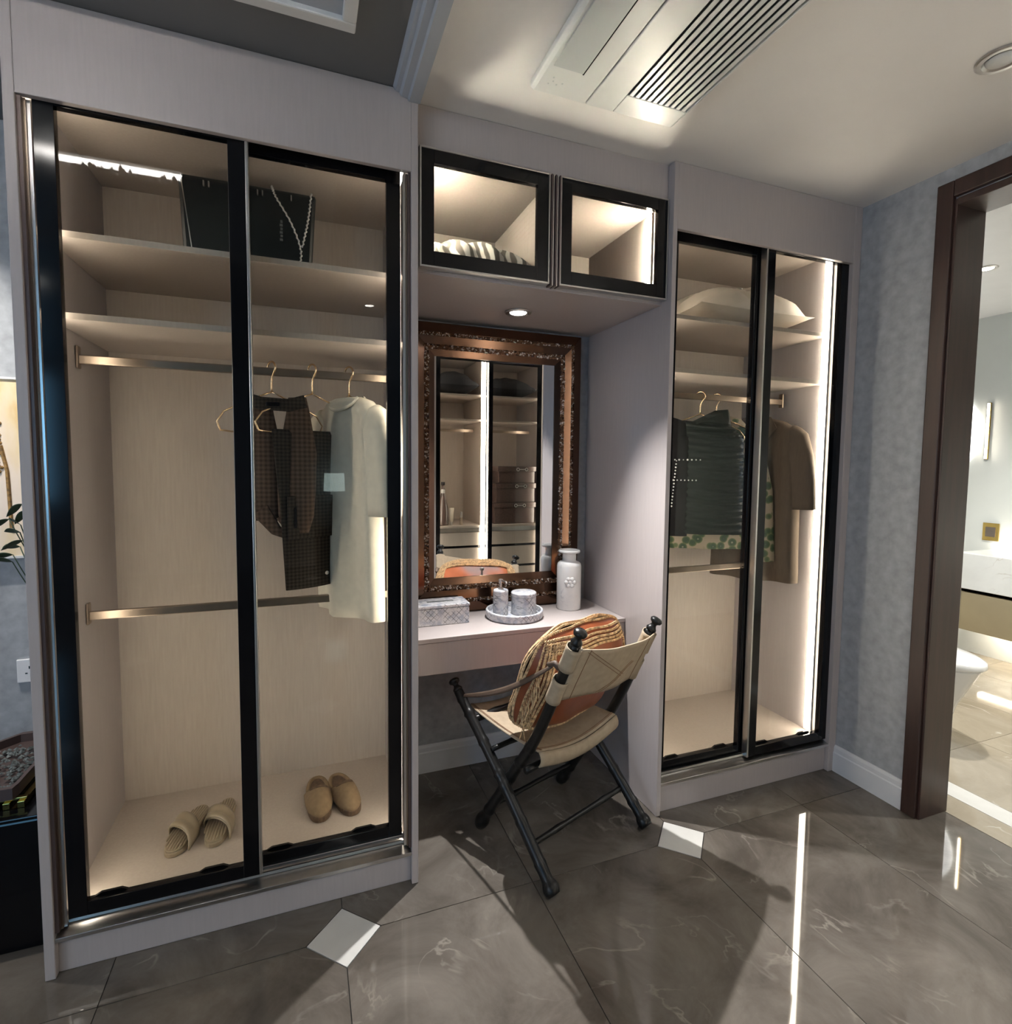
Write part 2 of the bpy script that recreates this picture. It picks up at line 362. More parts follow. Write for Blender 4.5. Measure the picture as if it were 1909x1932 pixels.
b = MB().prism([(YB - a, z) for a, z in skirting(.13)], 'x', 1.0405, 2.026)
struct(b.build('baseboard_back', M['basebd'], None), 'white moulded baseboard under the dressing table')
b = MB().prism([(YB - a, z) for a, z in skirting(.125)], 'x', -3.2, -.002)
struct(b.build('baseboard_left', M['basebd'], None), 'white baseboard of the bedroom wall')
# doorway casing to the bathroom
dr = struct(MB().box(XR - .022, XR, -.36, -.302, 0, 2.54).build('door_1', M['wood'], None, bevel=.004), 'dark red brown wooden door casing')
MB().box(XR - .022, XR, -1.35, -.3605, 2.478, 2.54).build('casing_head', M['wood'], dr, bevel=.004)
MB().box(XR - .022, XR, -1.35, -1.29, 0, 2.477).build('casing_side', M['wood'], dr, bevel=.004)
MB().box(XR - .010, XR + .166, -.370, -.343, 0, 2.47).build('jamb', M['wood'], dr, bevel=.002)
MB().box(XR - .010, XR + .166, -1.31, -1.283, 0, 2.47).build('jamb', M['wood'], dr, bevel=.002)
MB().box(XR - .010, XR + .166, -1.283, -.370, 2.446, 2.472).build('jamb_head', M['wood'], dr, bevel=.002)

# ================================================================ wardrobes
def sliding_door(w_, x0, x1, y0, y1, z0, z1, bar=.045, top=2.354, edge=1):
    m = MB(); zb = z0 + .04
    m.box(x0, x0 + bar, y0, y1, z0, z1).box(x1 - bar, x1, y0, y1, z0, z1).box(x0 + bar, x1 - bar, y0, y1, z0, zb).box(x0 + bar, x1 - bar, y0, y1, top, z1)
    d = m.build('sliding_door', M['black'], w_, bevel=.001)
    ym = (y0 + y1) / 2
    MB().box(x0 + bar - .004, x1 - bar + .004, ym - .002, ym + .002, zb - .004, top + .004).build('glass_pane', M['glass'], d)
    xe = x1 if edge > 0 else x0
    MB().box(min(xe, xe + edge * .008), max(xe, xe + edge * .008), y0 - .004, y1 + .004, z0, z1).build('edge_strip', M['steel'], d, bevel=.001)
    for fx in (.12, .78):     # small dark seal tabs seen over the bottom rail
        xa = x0 + bar + (x1 - x0 - 2 * bar) * fx
        MB().prism([(xa - .035, zb), (xa + .045, zb), (xa + .03, zb + .008), (xa - .02, zb + .008)], 'y', ym + .004, y1).build('seal_tab', M['black'], d)
    return d
def led(w_, x, face, y, z0, z1, t=.009, wd_=.020, em='led'):
    "a led profile on a side panel: bright diffuser in a slim channel"
    x0, x1 = (x, x + face * .008); c = MB().box(min(x0, x1), max(x0, x1), y - wd_ / 2 - .004, y + wd_ / 2 + .004, z0, z1).build('led_channel', M['steel'], w_)
    a, b2 = x + face * .008, x + face * (.008 + t)
    MB().box(min(a, b2), max(a, b2), y - wd_ / 2, y + wd_ / 2, z0 + .004, z1 - .004).build('led_diffuser', M[em], c)
def rod(w_, x0, x1, y, z):
    r_ = MB().box(x0 + .006, x1 - .006, y - .008, y + .008, z - .016, z + .012).build('hanging_rod', M['bronze'], w_, bevel=.003)
    for xa in (x0, x1 - .008):
        MB().box(xa, xa + .008, y - .013, y + .013, z - .03, z + .04).build('rod_bracket', M['bronze'], r_, bevel=.003)
def shelf(w_, x0, x1, z, y0=.125, y1=.645):
    return MB().box(x0, x1, y0, y1, z - .018, z).build('shelf', M['lam_in'], w_, bevel=.001)
def carcass(w_, x0, x1, yf, tl, tr, zf, zp, filler_r=0):
    "side panels, top, back, floor board, fascia and plinth"
    MB().box(x0, x0 + tl, yf, YB - .002, .001, ZC - .001).build('side_panel', M['lam'], w_, bevel=.002)
    MB().box(x1 - tr, x1, yf, YB - .002, .001, ZC - .001).build('side_panel', M['lam'], w_, bevel=.002)
    a, b2 = x0 + tl, x1 - tr
    MB().box(a, b2, YB - .02, YB - .002, zp, ZC - .001).build('back_panel', M['lam_in'], w_)
    MB().box(a, b2, yf + .1, YB - .02, 2.425, 2.443).build('top_board', M['lam_in'], w_)
    MB().box(a, b2, yf + .1, YB - .02, zp - .012, zp + .012).build('bottom_board', M['lam_in'], w_)
    MB().box(a, b2, yf + .001, yf + .019, zf, ZC - .001).build('fascia', M['lam'], w_, bevel=.0015)
    MB().box(a, b2, yf + .022, yf + .04, .001, zp).build('plinth', M['lam'], w_, bevel=.0015)
    t = MB().prism([(yf + .003, zp - .012), (yf + .1, zp - .004), (yf + .1, zp + .012), (yf + .05, zp + .012), (yf + .012, zp + .002), (yf + .003, zp)], 'x', a, b2).build('door_track', M['steel'], w_, bevel=.001)
    for yy in (.045, .082):
        MB().box(a, b2, yf + yy - .003, yf + yy + .003, zp + .012, zp + .022).build('track_rail', M['steel'], t)
    MB().box(a, b2, yf + .02, yf + .1, zf + .045, zf + .06).build('top_track', M['darkprofile'], w_)
# left wardrobe
lw = thing('wardrobe', (.52, .33, 0), 'wide greige wardrobe with black framed glass doors and plaid clothes inside', 'wardrobe', 'built in glass door wardrobes')
carcass(lw, 0, 1.0405, 0, .025, .0225, 2.3585, .114)
sliding_door(lw, .052, .543, .02, .044, .15, 2.41, edge=1)
sliding_door(lw, .502, .994, .058, .082, .145, 2.41, .045, 2.349, edge=-1)
for s_, xa in ((1, .025), (-1, 1.018)):      # side jamb profiles
    def bx(a, b2, y0, y1): return MB().box(min(xa + s_ * a, xa + s_ * b2), max(xa + s_ * a, xa + s_ * b2), y0, y1, .128, 2.3585)
    p = bx(0, .009, .008, .1).build('side_profile', M['darkprofile'], lw)
    bx(.009, .014, .02, .1).build('profile_strip', M['bronze'], p); bx(.014, .017, .05, .1).build('profile_strip', M['darkprofile'], p); bx(.014, .022, .026, .036).build('profile_strip', M['steel'], p)
shelf(lw, .026, 1.017, 2.08); shelf(lw, .026, 1.017, 1.856)
rod(lw, .026, 1.017, .33, 1.76); rod(lw, .026, 1.017, .33, .94)
led(lw, .0252, 1, .112, .135, 2.42); led(lw, 1.0178, -1, .112, .135, 2.42)
# right wardrobe
rw = thing('wardrobe', (2.53, .33, 0), 'greige wardrobe beside the grey wall holding a dark green pleated top', 'wardrobe', 'built in glass door wardrobes')
YR = .012; XI = 3.0
carcass(rw, 2.026, XR - .002, YR, .02, XR - .002 - XI, 2.352, .135)
sliding_door(rw, 2.052, 2.545, YR + .058, YR + .082, .152, 2.41, .047, 2.336, edge=1)
sliding_door(rw, 2.522, 3.0, YR + .02, YR + .044, .152, 2.41, .045, 2.350, edge=-1)
shelf(rw, 2.047, XI - .001, 2.07); shelf(rw, 2.047, XI - .001, 1.85)
rod(rw, 2.047, XI - .04, .33, 1.77); rod(rw, 2.047, XI - .04, .33, .95)
led(rw, 2.0462, 1, .125, .155, 2.42, em='led_r'); led(rw, XI - .0002, -1, .125, .155, 2.42, .009, .024, 'led_r')
# overhead cabinets over the niche
YM = .0485
struct(box('trim_3', 1.0405, 2.026, YM, YM + .018, 2.466, ZC - .001, M['lam'], None, .0015), 'greige fascia above the two overhead cabinets')
def overhead(x0, x1, side, label):
    o = thing('overhead_cabinet', ((x0 + x1) / 2, .35, 2.08), label, 'cabinet', 'lit overhead cabinets above the niche')
    z0, z1 = 2.081, 2.466
    MB().box(x0, x1, YM + .024, YB - .002, z0, z0 + .016).build('bottom_board', M['lam'], o)
    MB().box(x0, x1, YM + .024, YB - .002, z1 - .016, z1).build('top_board', M['lam_in'], o)
    MB().box(x0, x0 + .016, YM + .024, YB - .002, z0 + .016, z1 - .016).build('side_panel', M['lam_in'], o)
    MB().box(x1 - .016, x1, YM + .024, YB - .002, z0 + .016, z1 - .016).build('side_panel', M['lam_in'], o)
    MB().box(x0 + .016, x1 - .016, YB - .02, YB - .002, z0 + .016, z1 - .016).build('back_panel', M['lam_in'], o)
    a, b2 = (x0 + .018, x0 + .472) if side < 0 else (x1 - .461, x1 - .0075)
    c0, c1 = z0 + .012, z1 - .004
    m = MB(); w_ = .042
    m.box(a, a + w_, YM - .01, YM + .012, c0, c1).box(b2 - w_, b2, YM - .01, YM + .012, c0, c1).box(a + w_, b2 - w_, YM - .01, YM + .012, c0, c0 + w_ + .006).box(a + w_, b2 - w_, YM - .01, YM + .012, c1 - w_, c1)
    d = m.build('cabinet_door', M['black'], o, bevel=.001)
    MB().box(a + w_ - .003, b2 - w_ + .003, YM - .001, YM + .003, c0 + w_ + .003, c1 - w_ + .003).build('glass_pane', M['glass'], d)
    e = MB(); q = .006
    for (p0, p1, r0, r1) in ((a - q, a, c0 - q, c1 + q), (b2, b2 + q, c0 - q, c1 + q), (a, b2, c0 - q, c0), (a, b2, c1, c1 + q)):
        e.box(p0, p1, YM - .012, YM + .018, r0, r1)
    e.build('metal_rim', M['steel'], d, bevel=.001)
    xs = x0 + .0162 if side < 0 else x1 - .0162
    led(o, xs, 1 if side < 0 else -1, .13, z0 + .02, z1 - .02, .008, .016, 'led3')
    return o
XM = 1.541
overhead(1.041, 1.5385, -1, 'overhead glass cabinet with a wave patterned pillow inside, left of the fins')
overhead(1.5435, 2.0255, 1, 'overhead glass cabinet with a small white box inside, right of the fins')
fin = thing('cabinet_divider', (XM, YM, 2.08), 'row of slim vertical metal fins between the overhead cabinet doors', 'divider')
for k, xa in enumerate((1.525, 1.533, 1.541, 1.549, 1.557)):
    MB().box(xa - .0025, xa + .0025, YM - .014 + .004 * (k % 2), YM + .0235, 2.083, 2.466).build('fin', M['steel'] if k % 2 else M['darkprofile'], fin, bevel=.0008)
struct(box('trim_5', 1.041, 2.0255, YM + .026, YB - .002, 2.0768, 2.0808, M['lam'], None, 0), 'greige panel under the overhead cabinets holding the spotlight')
# dressing table
dt = thing('dressing_table', (1.533, .46, .6), 'built in greige dressing table with one shallow drawer', 'table')
MB().box(1.0415, 2.025, .268, YB - .002, .744, .7614).build('tabletop', M['lam'], dt, bevel=.0015)
MB().box(1.0415, 2.025, .285, YB - .002, .614, .62).build('underside', M['lam'], dt)
MB().box(1.0415, 2.025, .275, .293, .614, .741).build('drawer_front', M['lam'], dt, bevel=.001)
# niche downlight
def downlight(x, y, z, rr, watts, label, spot=150, blend=.6, colr=(1, .95, .88), sz=.02, on=True, tilt=0):
    o = thing('recessed_spotlight', (x, y, z), label, 'spotlight')
    m = MB().lathe([(rr * .62, -.0005), (rr, -.0005), (rr, -.004), (rr * .93, -.007), (rr * .74, -.007), (rr * .62, -.002)], x, y, 32, None, z)
    m.build('trim_ring', M['steel'], o, smooth=False)
    MB().lathe([(rr * .6, -.002), (rr * .6, -.005), (rr * .3, -.009), (.001, -.011)], x, y, 24, None, z).build('lens', M['lens_on'] if on else M['acw'], o, smooth=True)
    if watts:
        ld = bpy.data.lights.new('spot_bulb', 'SPOT'); ld.energy = watts; ld.spot_size = math.radians(spot); ld.spot_blend = blend
        ld.color = colr; ld.shadow_soft_size = sz
        lo = bpy.data.objects.new('spot_bulb', ld); C.objects.link(lo); lo.parent = o; lo.location = (0, 0, -.03); lo.rotation_euler = (math.radians(-tilt), 0, 0)
    return o
M['lens_on'] = emis('lamp_lens', (1, .97, .9), 14, False)
downlight(1.537, .376, 2.0765, .056, SPOT_NICHE, 'recessed chrome spotlight over the dressing table', 89, 1.0, (1, .98, .96), .012, tilt=29)
downlight(2.55, -.743, ZC, .06, DOWN_P * .25, 'recessed chrome downlight near the doorway', 120, 1, on=False)
downlight(1.16, -2.25, ZC, .05, DOWN_P, 'recessed downlight over the bedroom passage', 150, .8)
downlight(-.9, -2.6, ZC, .05, DOWN_P, 'recessed downlight in the bedroom ceiling', 150, .8)

# crystal lamp on the framed ceiling panel and an unseen lamp added to brighten the room
cl = thing('crystal_lamp', (.02, -.73, 2.5), 'rectangular crystal ceiling lamp on the framed ceiling panel', 'lamp')
MB().box(-.24, .27, -.76, -.70, 2.58, 2.593).build('mount', M['steel'], cl, bevel=.003)
M['crys_glow'] = emis('crystal_glow', (1, .97, .92), CRYS_E)
MB().box(-.22, .25, -.738, -.724, 2.562, 2.579).build('light_bar', M['crys_glow'], cl)
m = MB(); rc = random.Random(8)
for k in range(70):
    x, y, z = rc.uniform(-.24, .27), rc.uniform(-.75, -.71), rc.uniform(2.535, 2.56); s_ = rc.uniform(.005, .009)
    m.add([(x + s_, y, z), (x - s_, y, z), (x, y + s_, z), (x, y - s_, z), (x, y, z + s_ * 1.6), (x, y, z - s_ * 1.6)], [(0, 2, 4), (2, 1, 4), (1, 3, 4), (3, 0, 4), (2, 0, 5), (1, 2, 5), (3, 1, 5), (0, 3, 5)])
tag(m.build('crystal_drops', M['steel'], cl), kind='stuff')
cd = thing('added_lamp', (-2.2, -2.3, 2.0), 'unseen added lamp with a glowing drum shade that brightens the room', 'added_lamp')  # added out of view to raise the ambient light
M['drum'] = emis('drum_shade', (1, .95, .88), 5, False)
MB().lathe([(.30, 2.02), (.31, 2.02), (.31, 2.22), (.30, 2.22)], -2.2, -2.3, 40).build('drum_shade', M['drum'], cd)
MB().tube([(-2.2, -2.3, 2.15), (-2.2, -2.3, 2.598)], .008, 8).build('stem', M['steel'], cd); MB().box(-2.5, -1.9, -2.305, -2.295, 2.14, 2.15).build('spreader', M['steel'], cd)
ld = bpy.data.lights.new('added_lamp_bulb', 'POINT'); ld.energy = ADDED_LAMP_P; ld.color = (1, .95, .88); ld.shadow_soft_size = .1
lo = bpy.data.objects.new('added_lamp_bulb', ld); C.objects.link(lo); lo.parent = cd; lo.location = (0, 0, .12)

downlight(-.55, .25, ZC, .045, 42, 'recessed downlight washing the painted canvas', 72, .9, (1, .95, .88), tilt=-17)
# ================================================================ mirror standing on the dressing table
mr = thing('framed_mirror', (1.523, .62, .762), 'tall mirror in a bronze frame with glittering crystal bands on the dressing table', 'mirror')
MX0, MX1, MZ0, MZ1 = 1.095, 1.952, .7635, 2.055; IX0, IX1, IZ0, IZ1 = 1.232, 1.815, .925, 1.912
YF = .598
MB().box(MX0 + .01, MX1 - .01, YF + .006, YF + .032, MZ0, MZ1 - .005).build('backing_board', M['darkprofile'], mr)
MB().box(IX0 - .004, IX1 + .004, YF + .001, YF + .005, IZ0 - .004, IZ1 + .004).build('mirror_glass', M['mirror'], mr)
fx, fz0, fz1 = IX0 - MX0, IZ0 - MZ0, MZ1 - IZ1
def ring(name, a, b, dy0, dy1, mat):
    "mitred frame ring between the fractions a (outer) and b (inner) of the frame width"
    def cr(t): return [(MX0 + fx * t, MZ0 + fz0 * t), (MX1 - fx * t, MZ0 + fz0 * t), (MX1 - fx * t, MZ1 - fz1 * t), (MX0 + fx * t, MZ1 - fz1 * t)]
    o, i = cr(a), cr(b)
    for k in range(4):
        q = (k + 1) % 4
        P_ = [o[k], o[q], i[q], i[k]]
        dy = [dy0, dy0, dy1, dy1]
        v = [(p[0], YF - d, p[1]) for p, d in zip(P_, dy)] + [(p[0], YF + .006, p[1]) for p in P_]
        m = MB().add(v, [(0, 1, 2, 3), (7, 6, 5, 4), (0, 4, 5, 1), (1, 5, 6, 2), (2, 6, 7, 3), (3, 7, 4, 0)])
        m.build(name, mat, mr, bevel=.0006)
ring('bronze_strip', 0, .30, .006, .02, M['bronzemirror'])
ring('bronze_strip', .41, .66, .02, .014, M['bronzemirror'])
ring('bronze_strip', .80, 1.0, .014, .003, M['bronzemirror'])
def crystals(a, b, n, mat, s0, s1):
    m = MB()
    def cr(t): return [(MX0 + fx * t, MZ0 + fz0 * t), (MX1 - fx * t, MZ0 + fz0 * t), (MX1 - fx * t, MZ1 - fz1 * t), (MX0 + fx * t, MZ1 - fz1 * t)]
    for k in range(4):
        q = (k + 1) % 4
        L_ = math.dist(cr(a)[k], cr(a)[q])
        for j in range(int(n * L_)):
            t = random.random(); w_ = a + (b - a) * random.random(); p0, p1 = cr(w_)[k], cr(w_)[q]
            x = p0[0] + (p1[0] - p0[0]) * t; z = p0[1] + (p1[1] - p0[1]) * t; s_ = random.uniform(s0, s1)
            y = YF - .019; v = []
            for e in range(4):
                an = random.random() * .6 + e * math.pi / 2; v.append((x + s_ * math.cos(an), y + .008, z + s_ * math.sin(an)))
            v.append((x + random.uniform(-.003, .003), y - random.uniform(.001, .007), z + random.uniform(-.002, .002)))
            m.add(v, [(0, 1, 4), (1, 2, 4), (2, 3, 4), (3, 0, 4)])
    tag(m.build('crystal_band', mat, mr), kind='stuff')
for a_, b_ in ((.305, .405), (.665, .795)):
    crystals(a_, b_, 650, M['glitter'], .004, .007); crystals(a_, b_, 150, M['sparkle'], .004, .008)
# ================================================================ things on the dressing table
ZT = .7614
tb = thing('tissue_box', (1.23, .46, ZT), 'white scale patterned tissue box on the dressing table', 'tissue box')
MB().box(1.115, 1.347, .425, .545, ZT + .0004, ZT + .072).build('box_body', M['snake'], tb, bevel=.004)
m = MB().box(1.113, 1.349, .423, .547, ZT + .074, ZT + .088); m.build('box_lid', M['snake'], tb, bevel=.004)
MB().box(1.175, 1.29, .477, .493, ZT + .0875, ZT + .0888).build('tissue_slot', M['acd'], tb)
tx, ty = 1.565, .452
ry = thing('round_tray', (tx, ty, ZT), 'round white scale patterned tray with a raised rim', 'tray')
MB().lathe([(.005, .0004), (.122, .0004), (.127, .006), (.129, .032), (.127, .036), (.119, .036), (.117, .013), (.005, .011)], tx, ty, 48, None, ZT).build('tray_body', M['snake'], ry, smooth=False, bevel=.001)
sx_, sy_ = tx - .062, ty + .012; zt = ZT + .0118
sd = thing('soap_dispenser', (sx_, sy_, zt), 'white scale patterned pump bottle with chrome head on the round tray', 'dispenser')
MB().lathe([(.005, 0), (.032, 0), (.034, .003), (.034, .108), (.031, .113), (.012, .114)], sx_, sy_, 32, None, zt).build('bottle', M['snake'], sd, bevel=.001)
pm = MB().lathe([(.012, .113), (.012, .122), (.005, .124), (.005, .147), (.010, .148), (.0105, .158), (.006, .16)], sx_, sy_, 20, None, zt).build('pump', M['steel'], sd)
MB().tube([(sx_, sy_, zt + .154), (sx_ + .012, sy_ - .03, zt + .152), (sx_ + .014, sy_ - .036, zt + .146)], [.005, .004, .0035], 10).build('spout', M['steel'], pm)
jx, jy = tx + .045, ty + .002
jr = thing('lidded_jar', (jx, jy, zt), 'wide white scale patterned jar with a flat lid on the round tray', 'jar')
MB().lathe([(.005, 0), (.054, 0), (.056, .003), (.056, .078), (.005, .078)], jx, jy, 40, None, zt).build('jar_body', M['snake'], jr, bevel=.001)
MB().lathe([(.005, .079), (.056, .079), (.0575, .083), (.0575, .094), (.054, .098), (.005, .099)], jx, jy, 40, None, zt).build('jar_lid', M['snake'], jr, bevel=.001)
vx, vy = 1.862, .503
va = thing('vase', (vx, vy, ZT), 'tall white ceramic bottle vase with a relief flower at the right end of the table', 'vase')
VP = [(.005, .0004), (.055, .0004), (.0575, .004), (.0575, .205), (.054, .217), (.046, .224), (.034, .228), (.0325, .233), (.0325, .262), (.038, .266), (.050, .268), (.052, .273), (.050, .279), (.043, .281), (.030, .275), (.028, .25), (.005, .245)]
vb = MB().lathe(VP, vx, vy, 48, None, ZT).build('vase_body', M['vase'], va, smooth=True)
m = MB(); vd = Vector((-.36, -.933, 0)); vax = Vector((0, 0, 1)).rotation_difference(vd).to_matrix(); vr = Vector((vd.y, -vd.x, 0))
for k in range(7):        # relief petals facing out of the vase
    a = 2 * math.pi * k / 6; rr_ = 0 if k == 6 else .017
    c_ = Vector((vx, vy, ZT + .135)) + vd * .0565 + vr * rr_ * math.cos(a) + Vector((0, 0, rr_ * math.sin(a)))
    m.lathe([(.001, -.004), (.010, -.003), (.011, 0), (.007, .004), (.001, .005)], c_.x, c_.y, 12, vax, c_.z)
m.build('relief_flower', M['vase'], va, smooth=True)
# ================================================================ folding chair
CA = Vector((1.451, -.219, 0)); CF = Vector((-.35, .937, 0)).normalized(); CR = Vector((CF.y, -CF.x, 0))
def LC(s, w, z): return CA + CF * s + CR * w + Vector((0, 0, z))
ch = thing('folding_chair', LC(.25, .25, 0), 'black turned wood folding chair with beige canvas seat and back', 'chair')
def smooth_path(pts, n=24):
    "catmull-rom through the points"
    P_ = [Vector(p) for p in pts]; P_ = [P_[0] * 2 - P_[1]] + P_ + [P_[-1] * 2 - P_[-2]]; out = []
    k = len(P_) - 3
    for i in range(k):
        a, b, c, d = P_[i:i + 4]
        m_ = max(2, n // k)
        for j in range(m_ + (1 if i == k - 1 else 0)):
            t = j / m_
            out.append(.5 * ((2 * b) + (c - a) * t + (2 * a - 5 * b + 4 * c - d) * t * t + (3 * b - a - 3 * c + d) * t ** 3))
    return out
def turned_leg(pts, rings, r0=.0205):
    path = smooth_path([LC(*p) for p in pts], 72); n = len(path); rad = []
    for i in range(n):
        t = i / (n - 1); r_ = r0 * (1 - .08 * t)
        if t < .05: r_ = r0 * (1.15 + .25 * math.sin(t / .05 * math.pi))
        for q in rings:
            r_ += .0045 * math.exp(-((t - q) / .008) ** 2)
        rad.append(r_)
    return MB().tube(path, rad, 14).build('leg', M['chairwood'], ch, smooth=True)
def finial(p, d, k=1.0):
    d = d.normalized(); ax = Vector((0, 0, 1)).rotation_difference(d).to_matrix()
    m = MB().lathe([(.002, -.01), (.018 * k, -.008), (.020 * k, 0), (.014 * k, .008), (.010 * k, .016), (.013 * k, .022), (.021 * k, .027), (.023 * k, .036), (.017 * k, .043), (.002, .046)], p.x, p.y, 16, ax, p.z)
    m.build('finial', M['chairwood'], ch, smooth=True)
turned_leg([(0, 0, .012), (.27, .0, .285), (.545, .0, .53)], (.12, .30, .47, .53, .70, .86, .95))
turned_leg([(0, .53, .012), (.27, .52, .285), (.545, .50, .53)], (.12, .30, .47, .53, .70, .86, .95))
BL = [(.44, .035, .012), (.24, .03, .315), (.1, .02, .53), (-.075, 0, .885)]
BR = [(.44, .50, .012), (.25, .50, .30), (.12, .485, .50), (-.04, .46, .83)]
turned_leg(BL, (.1, .3, .42, .55)); turned_leg(BR, (.1, .3, .42, .55))
finial(LC(.548, 0, .535), CF * .7 + Vector((0, 0, .7))); finial(LC(.548, .5, .535), CF * .7 + Vector((0, 0, .7)))
finial(LC(-.078, 0, .893), CF * -.42 + Vector((0, 0, .9))); finial(LC(-.043, .46, .838), CF * -.42 + Vector((0, 0, .9)) + CR * .3)
def bar(name, a, b, r_=.010):
    p = [LC(*a).lerp(LC(*b), t / 12) for t in range(13)]
    MB().tube(p, [r_ * (1.25 if i in (3, 9) else 1) for i in range(13)], 10).build(name, M['chairwood'], ch, smooth=True)
bar('stretcher', (.115, 0, .12), (.115, .53, .12)); bar('stretcher', (.37, .035, .12), (.37, .5, .12)); bar('seat_rail', (.145, 0, .375), (.145, .49, .375), .013); bar('seat_rail', (.455, .0, .44), (.455, .5, .44), .014); bar('seat_rail', (.33, .0, .375), (.33, .5, .375), .01)
# seat sling
def seat_fn(u, v):
    s_ = .12 + .40 * u; w_ = .035 + .435 * v
    z = .442 + .028 * u - .035 * math.sin(math.pi * v) * (1 - .2 * u) - .012 * math.sin(math.pi * u)
    return LC(s_, w_, z)
st = MB().grid(seat_fn, 14, 14).build('seat', M['canvas'], ch, smooth=True, thick=.005)
def seat_skirt(u, v):      # front and rear edges wrap down over the rails
    w_ = .035 + .435 * v; base = seat_fn(0, v)
    return base + CF * (-.004 - .012 * math.sin(u * math.pi)) + Vector((0, 0, -.055 * u))
MB().grid(seat_skirt, 6, 14).build('seat_wrap', M['canvas'], st, smooth=True, thick=.004)
m = MB()
for off in (.0, .008):
    m.tube([seat_fn(0.03 + off * 2, v / 16) + Vector((0, 0, .004)) for v in range(17)], .0011, 6)
    m.tube([seat_fn(u / 12, .03 + off * 2) + Vector((0, 0, .004)) for u in range(13)], .0011, 6)
m.build('stitching', M['canvas_d'], st)
# canvas back with sleeves on both posts
def post(P_, t):
    a, b = Vector(P_[2]), Vector(P_[3]); p = a.lerp(b, t); return LC(*p)
def back_fn(u, v):
    tl, tr = .40 + .56 * v, .40 + .58 * v
    a, b = post(BL, tl), post(BR, tr); p = a.lerp(b, u)
    sag = math.sin(math.pi * u)
    return p - CF * (.022 + .030 * sag) - Vector((0, 0, .012 * sag * v)) + CF * .006 * math.sin(9 * u + 3 * v) * sag
bk = MB().grid(back_fn, 18, 10).build('backrest', M['canvas'], ch, smooth=True, thick=.005)
m = MB()
for (ua, va_, ub, vb_) in ((.08, .95, .62, .25), (.1, .98, .65, .28), (.35, .02, .72, .55), (.38, .0, .75, .52), (.86, 0, .86, 1), (.1, 0, .1, 1)):
    m.tube([back_fn(ua + (ub - ua) * k / 12, va_ + (vb_ - va_) * k / 12) - CF * .0035 for k in range(13)], .0011, 6)
m.build('stitching', M['canvas_d'], bk)
for P_ in (BL, BR):
    for t0, t1 in ((.38, .62), (.74, .97)):
        pp = [post(P_, t0 + (t1 - t0) * k / 6) for k in range(7)]
        MB().tube(pp, [.0255, .025, .0245, .0245, .0245, .025, .0255], 18, caps=False).build('canvas_sleeve', M['canvas'], bk, smooth=True, thick=.003)
def strap(a, b, sag, w_=.012):
    a, b = LC(*a), LC(*b)
    def fn(u, v):
        p = a.lerp(b, u); p = p - Vector((0, 0, sag * math.sin(math.pi * u))) ; d = CR * .35 + Vector((0, 0, .9))
        return p + d * w_ * (v - .5) * 2 * (1 - .5 * abs(2 * u - 1) ** 3)
    o = MB().grid(fn, 16, 3).build('arm_strap', M['canvas_d2'], ch, smooth=True, thick=.004)
    m = MB(); m.tube([b + CF * .02, b - CF * .012 + Vector((0, 0, .012)), b - CF * .03 + Vector((0, 0, -.004))], [.007, .011, .006], 10); m.build('strap_knot', M['canvas_d2'], o, smooth=True)
M['canvas_d2'] = plain('dark_leather_strap', (.09, .06, .042), .6, 0, .15, 30)
strap((.50, -.004, .525), (.015, -.01, .79), .028); strap((.50, .504, .525), (.05, .475, .70), .028)
# ================================================================ leather cushion on the chair
cu = thing('cushion', LC(.2, .24, .47), 'orange leather cushion with woven tan border and fringe on the folding chair', 'cushion')
B0, B1 = LC(.272, .0, .468), LC(.272, .475, .468); T0 = LC(.09, .0, .875)
UX = (B1 - B0); UZ = (T0 - B0); UN = UX.cross(UZ).normalized()   # normal points back towards the camera side
if UN.dot(CF) > 0: UN = -UN
CM = B0 + UX * .5 + UZ * .5
def cush(u, v, side):
    a, b = 2 * u - 1, 2 * v - 1
    th = (.125 if side > 0 else .055) * max(0, (1 - abs(a) ** 3.4)) ** .6 * max(0, (1 - abs(b) ** 3.4)) ** .6
    pin = 1 - .16 * b * b * b * b; pz = 1 - .16 * a ** 4
    return CM + UX * .5 * a * pin + UZ * .5 * b * pz + UN * (side * th + .004 * math.sin(7 * a + 5 * b) * side)
m = MB().grid(lambda u, v: cush(u, v, 1), 26, 26); m.grid(lambda u, v: cush(1 - u, v, -1), 26, 26)
m.build('cushion_cover', M['leather'], cu, smooth=True)
m = MB()
def bead(p, d, n, ln, r_):
    d = d.normalized(); s_ = d.cross(n).normalized()
    v = [p - d * ln, p + d * ln, p + s_ * r_, p - s_ * r_, p + n * r_, p - n * r_]
    m.add(v, [(0, 2, 4), (2, 1, 4), (1, 3, 4), (3, 0, 4), (2, 0, 5), (1, 2, 5), (3, 1, 5), (0, 3, 5)])
per = []
NB = 48
for k in range(NB): per.append((k / NB, 0)); 
for k in range(NB): per.append((1, k / NB))
for k in range(NB): per.append((1 - k / NB, 1))
for k in range(NB): per.append((0, 1 - k / NB))
for i, (u, v) in enumerate(per):
    for side in (1, -1):
        for row in range(6):
            k_ = 1 - .036 * row; iu = .5 + (u - .5) * k_; iv = .5 + (v - .5) * k_
            p = cush(iu, iv, side) + UN * side * .005
            u2, v2 = per[(i + 1) % len(per)]
            tdir = (cush(u2, v2, side) - cush(u, v, side))
            if tdir.length < 1e-6: continue
            inw = (CM - cush(u, v, 0)).normalized()
            bead(p, tdir.normalized() + inw * (.7 if row % 2 else -.7), UN, .0110, .0062)
tag(m.build('woven_border', M['weave'], cu), kind='stuff')
m = MB()
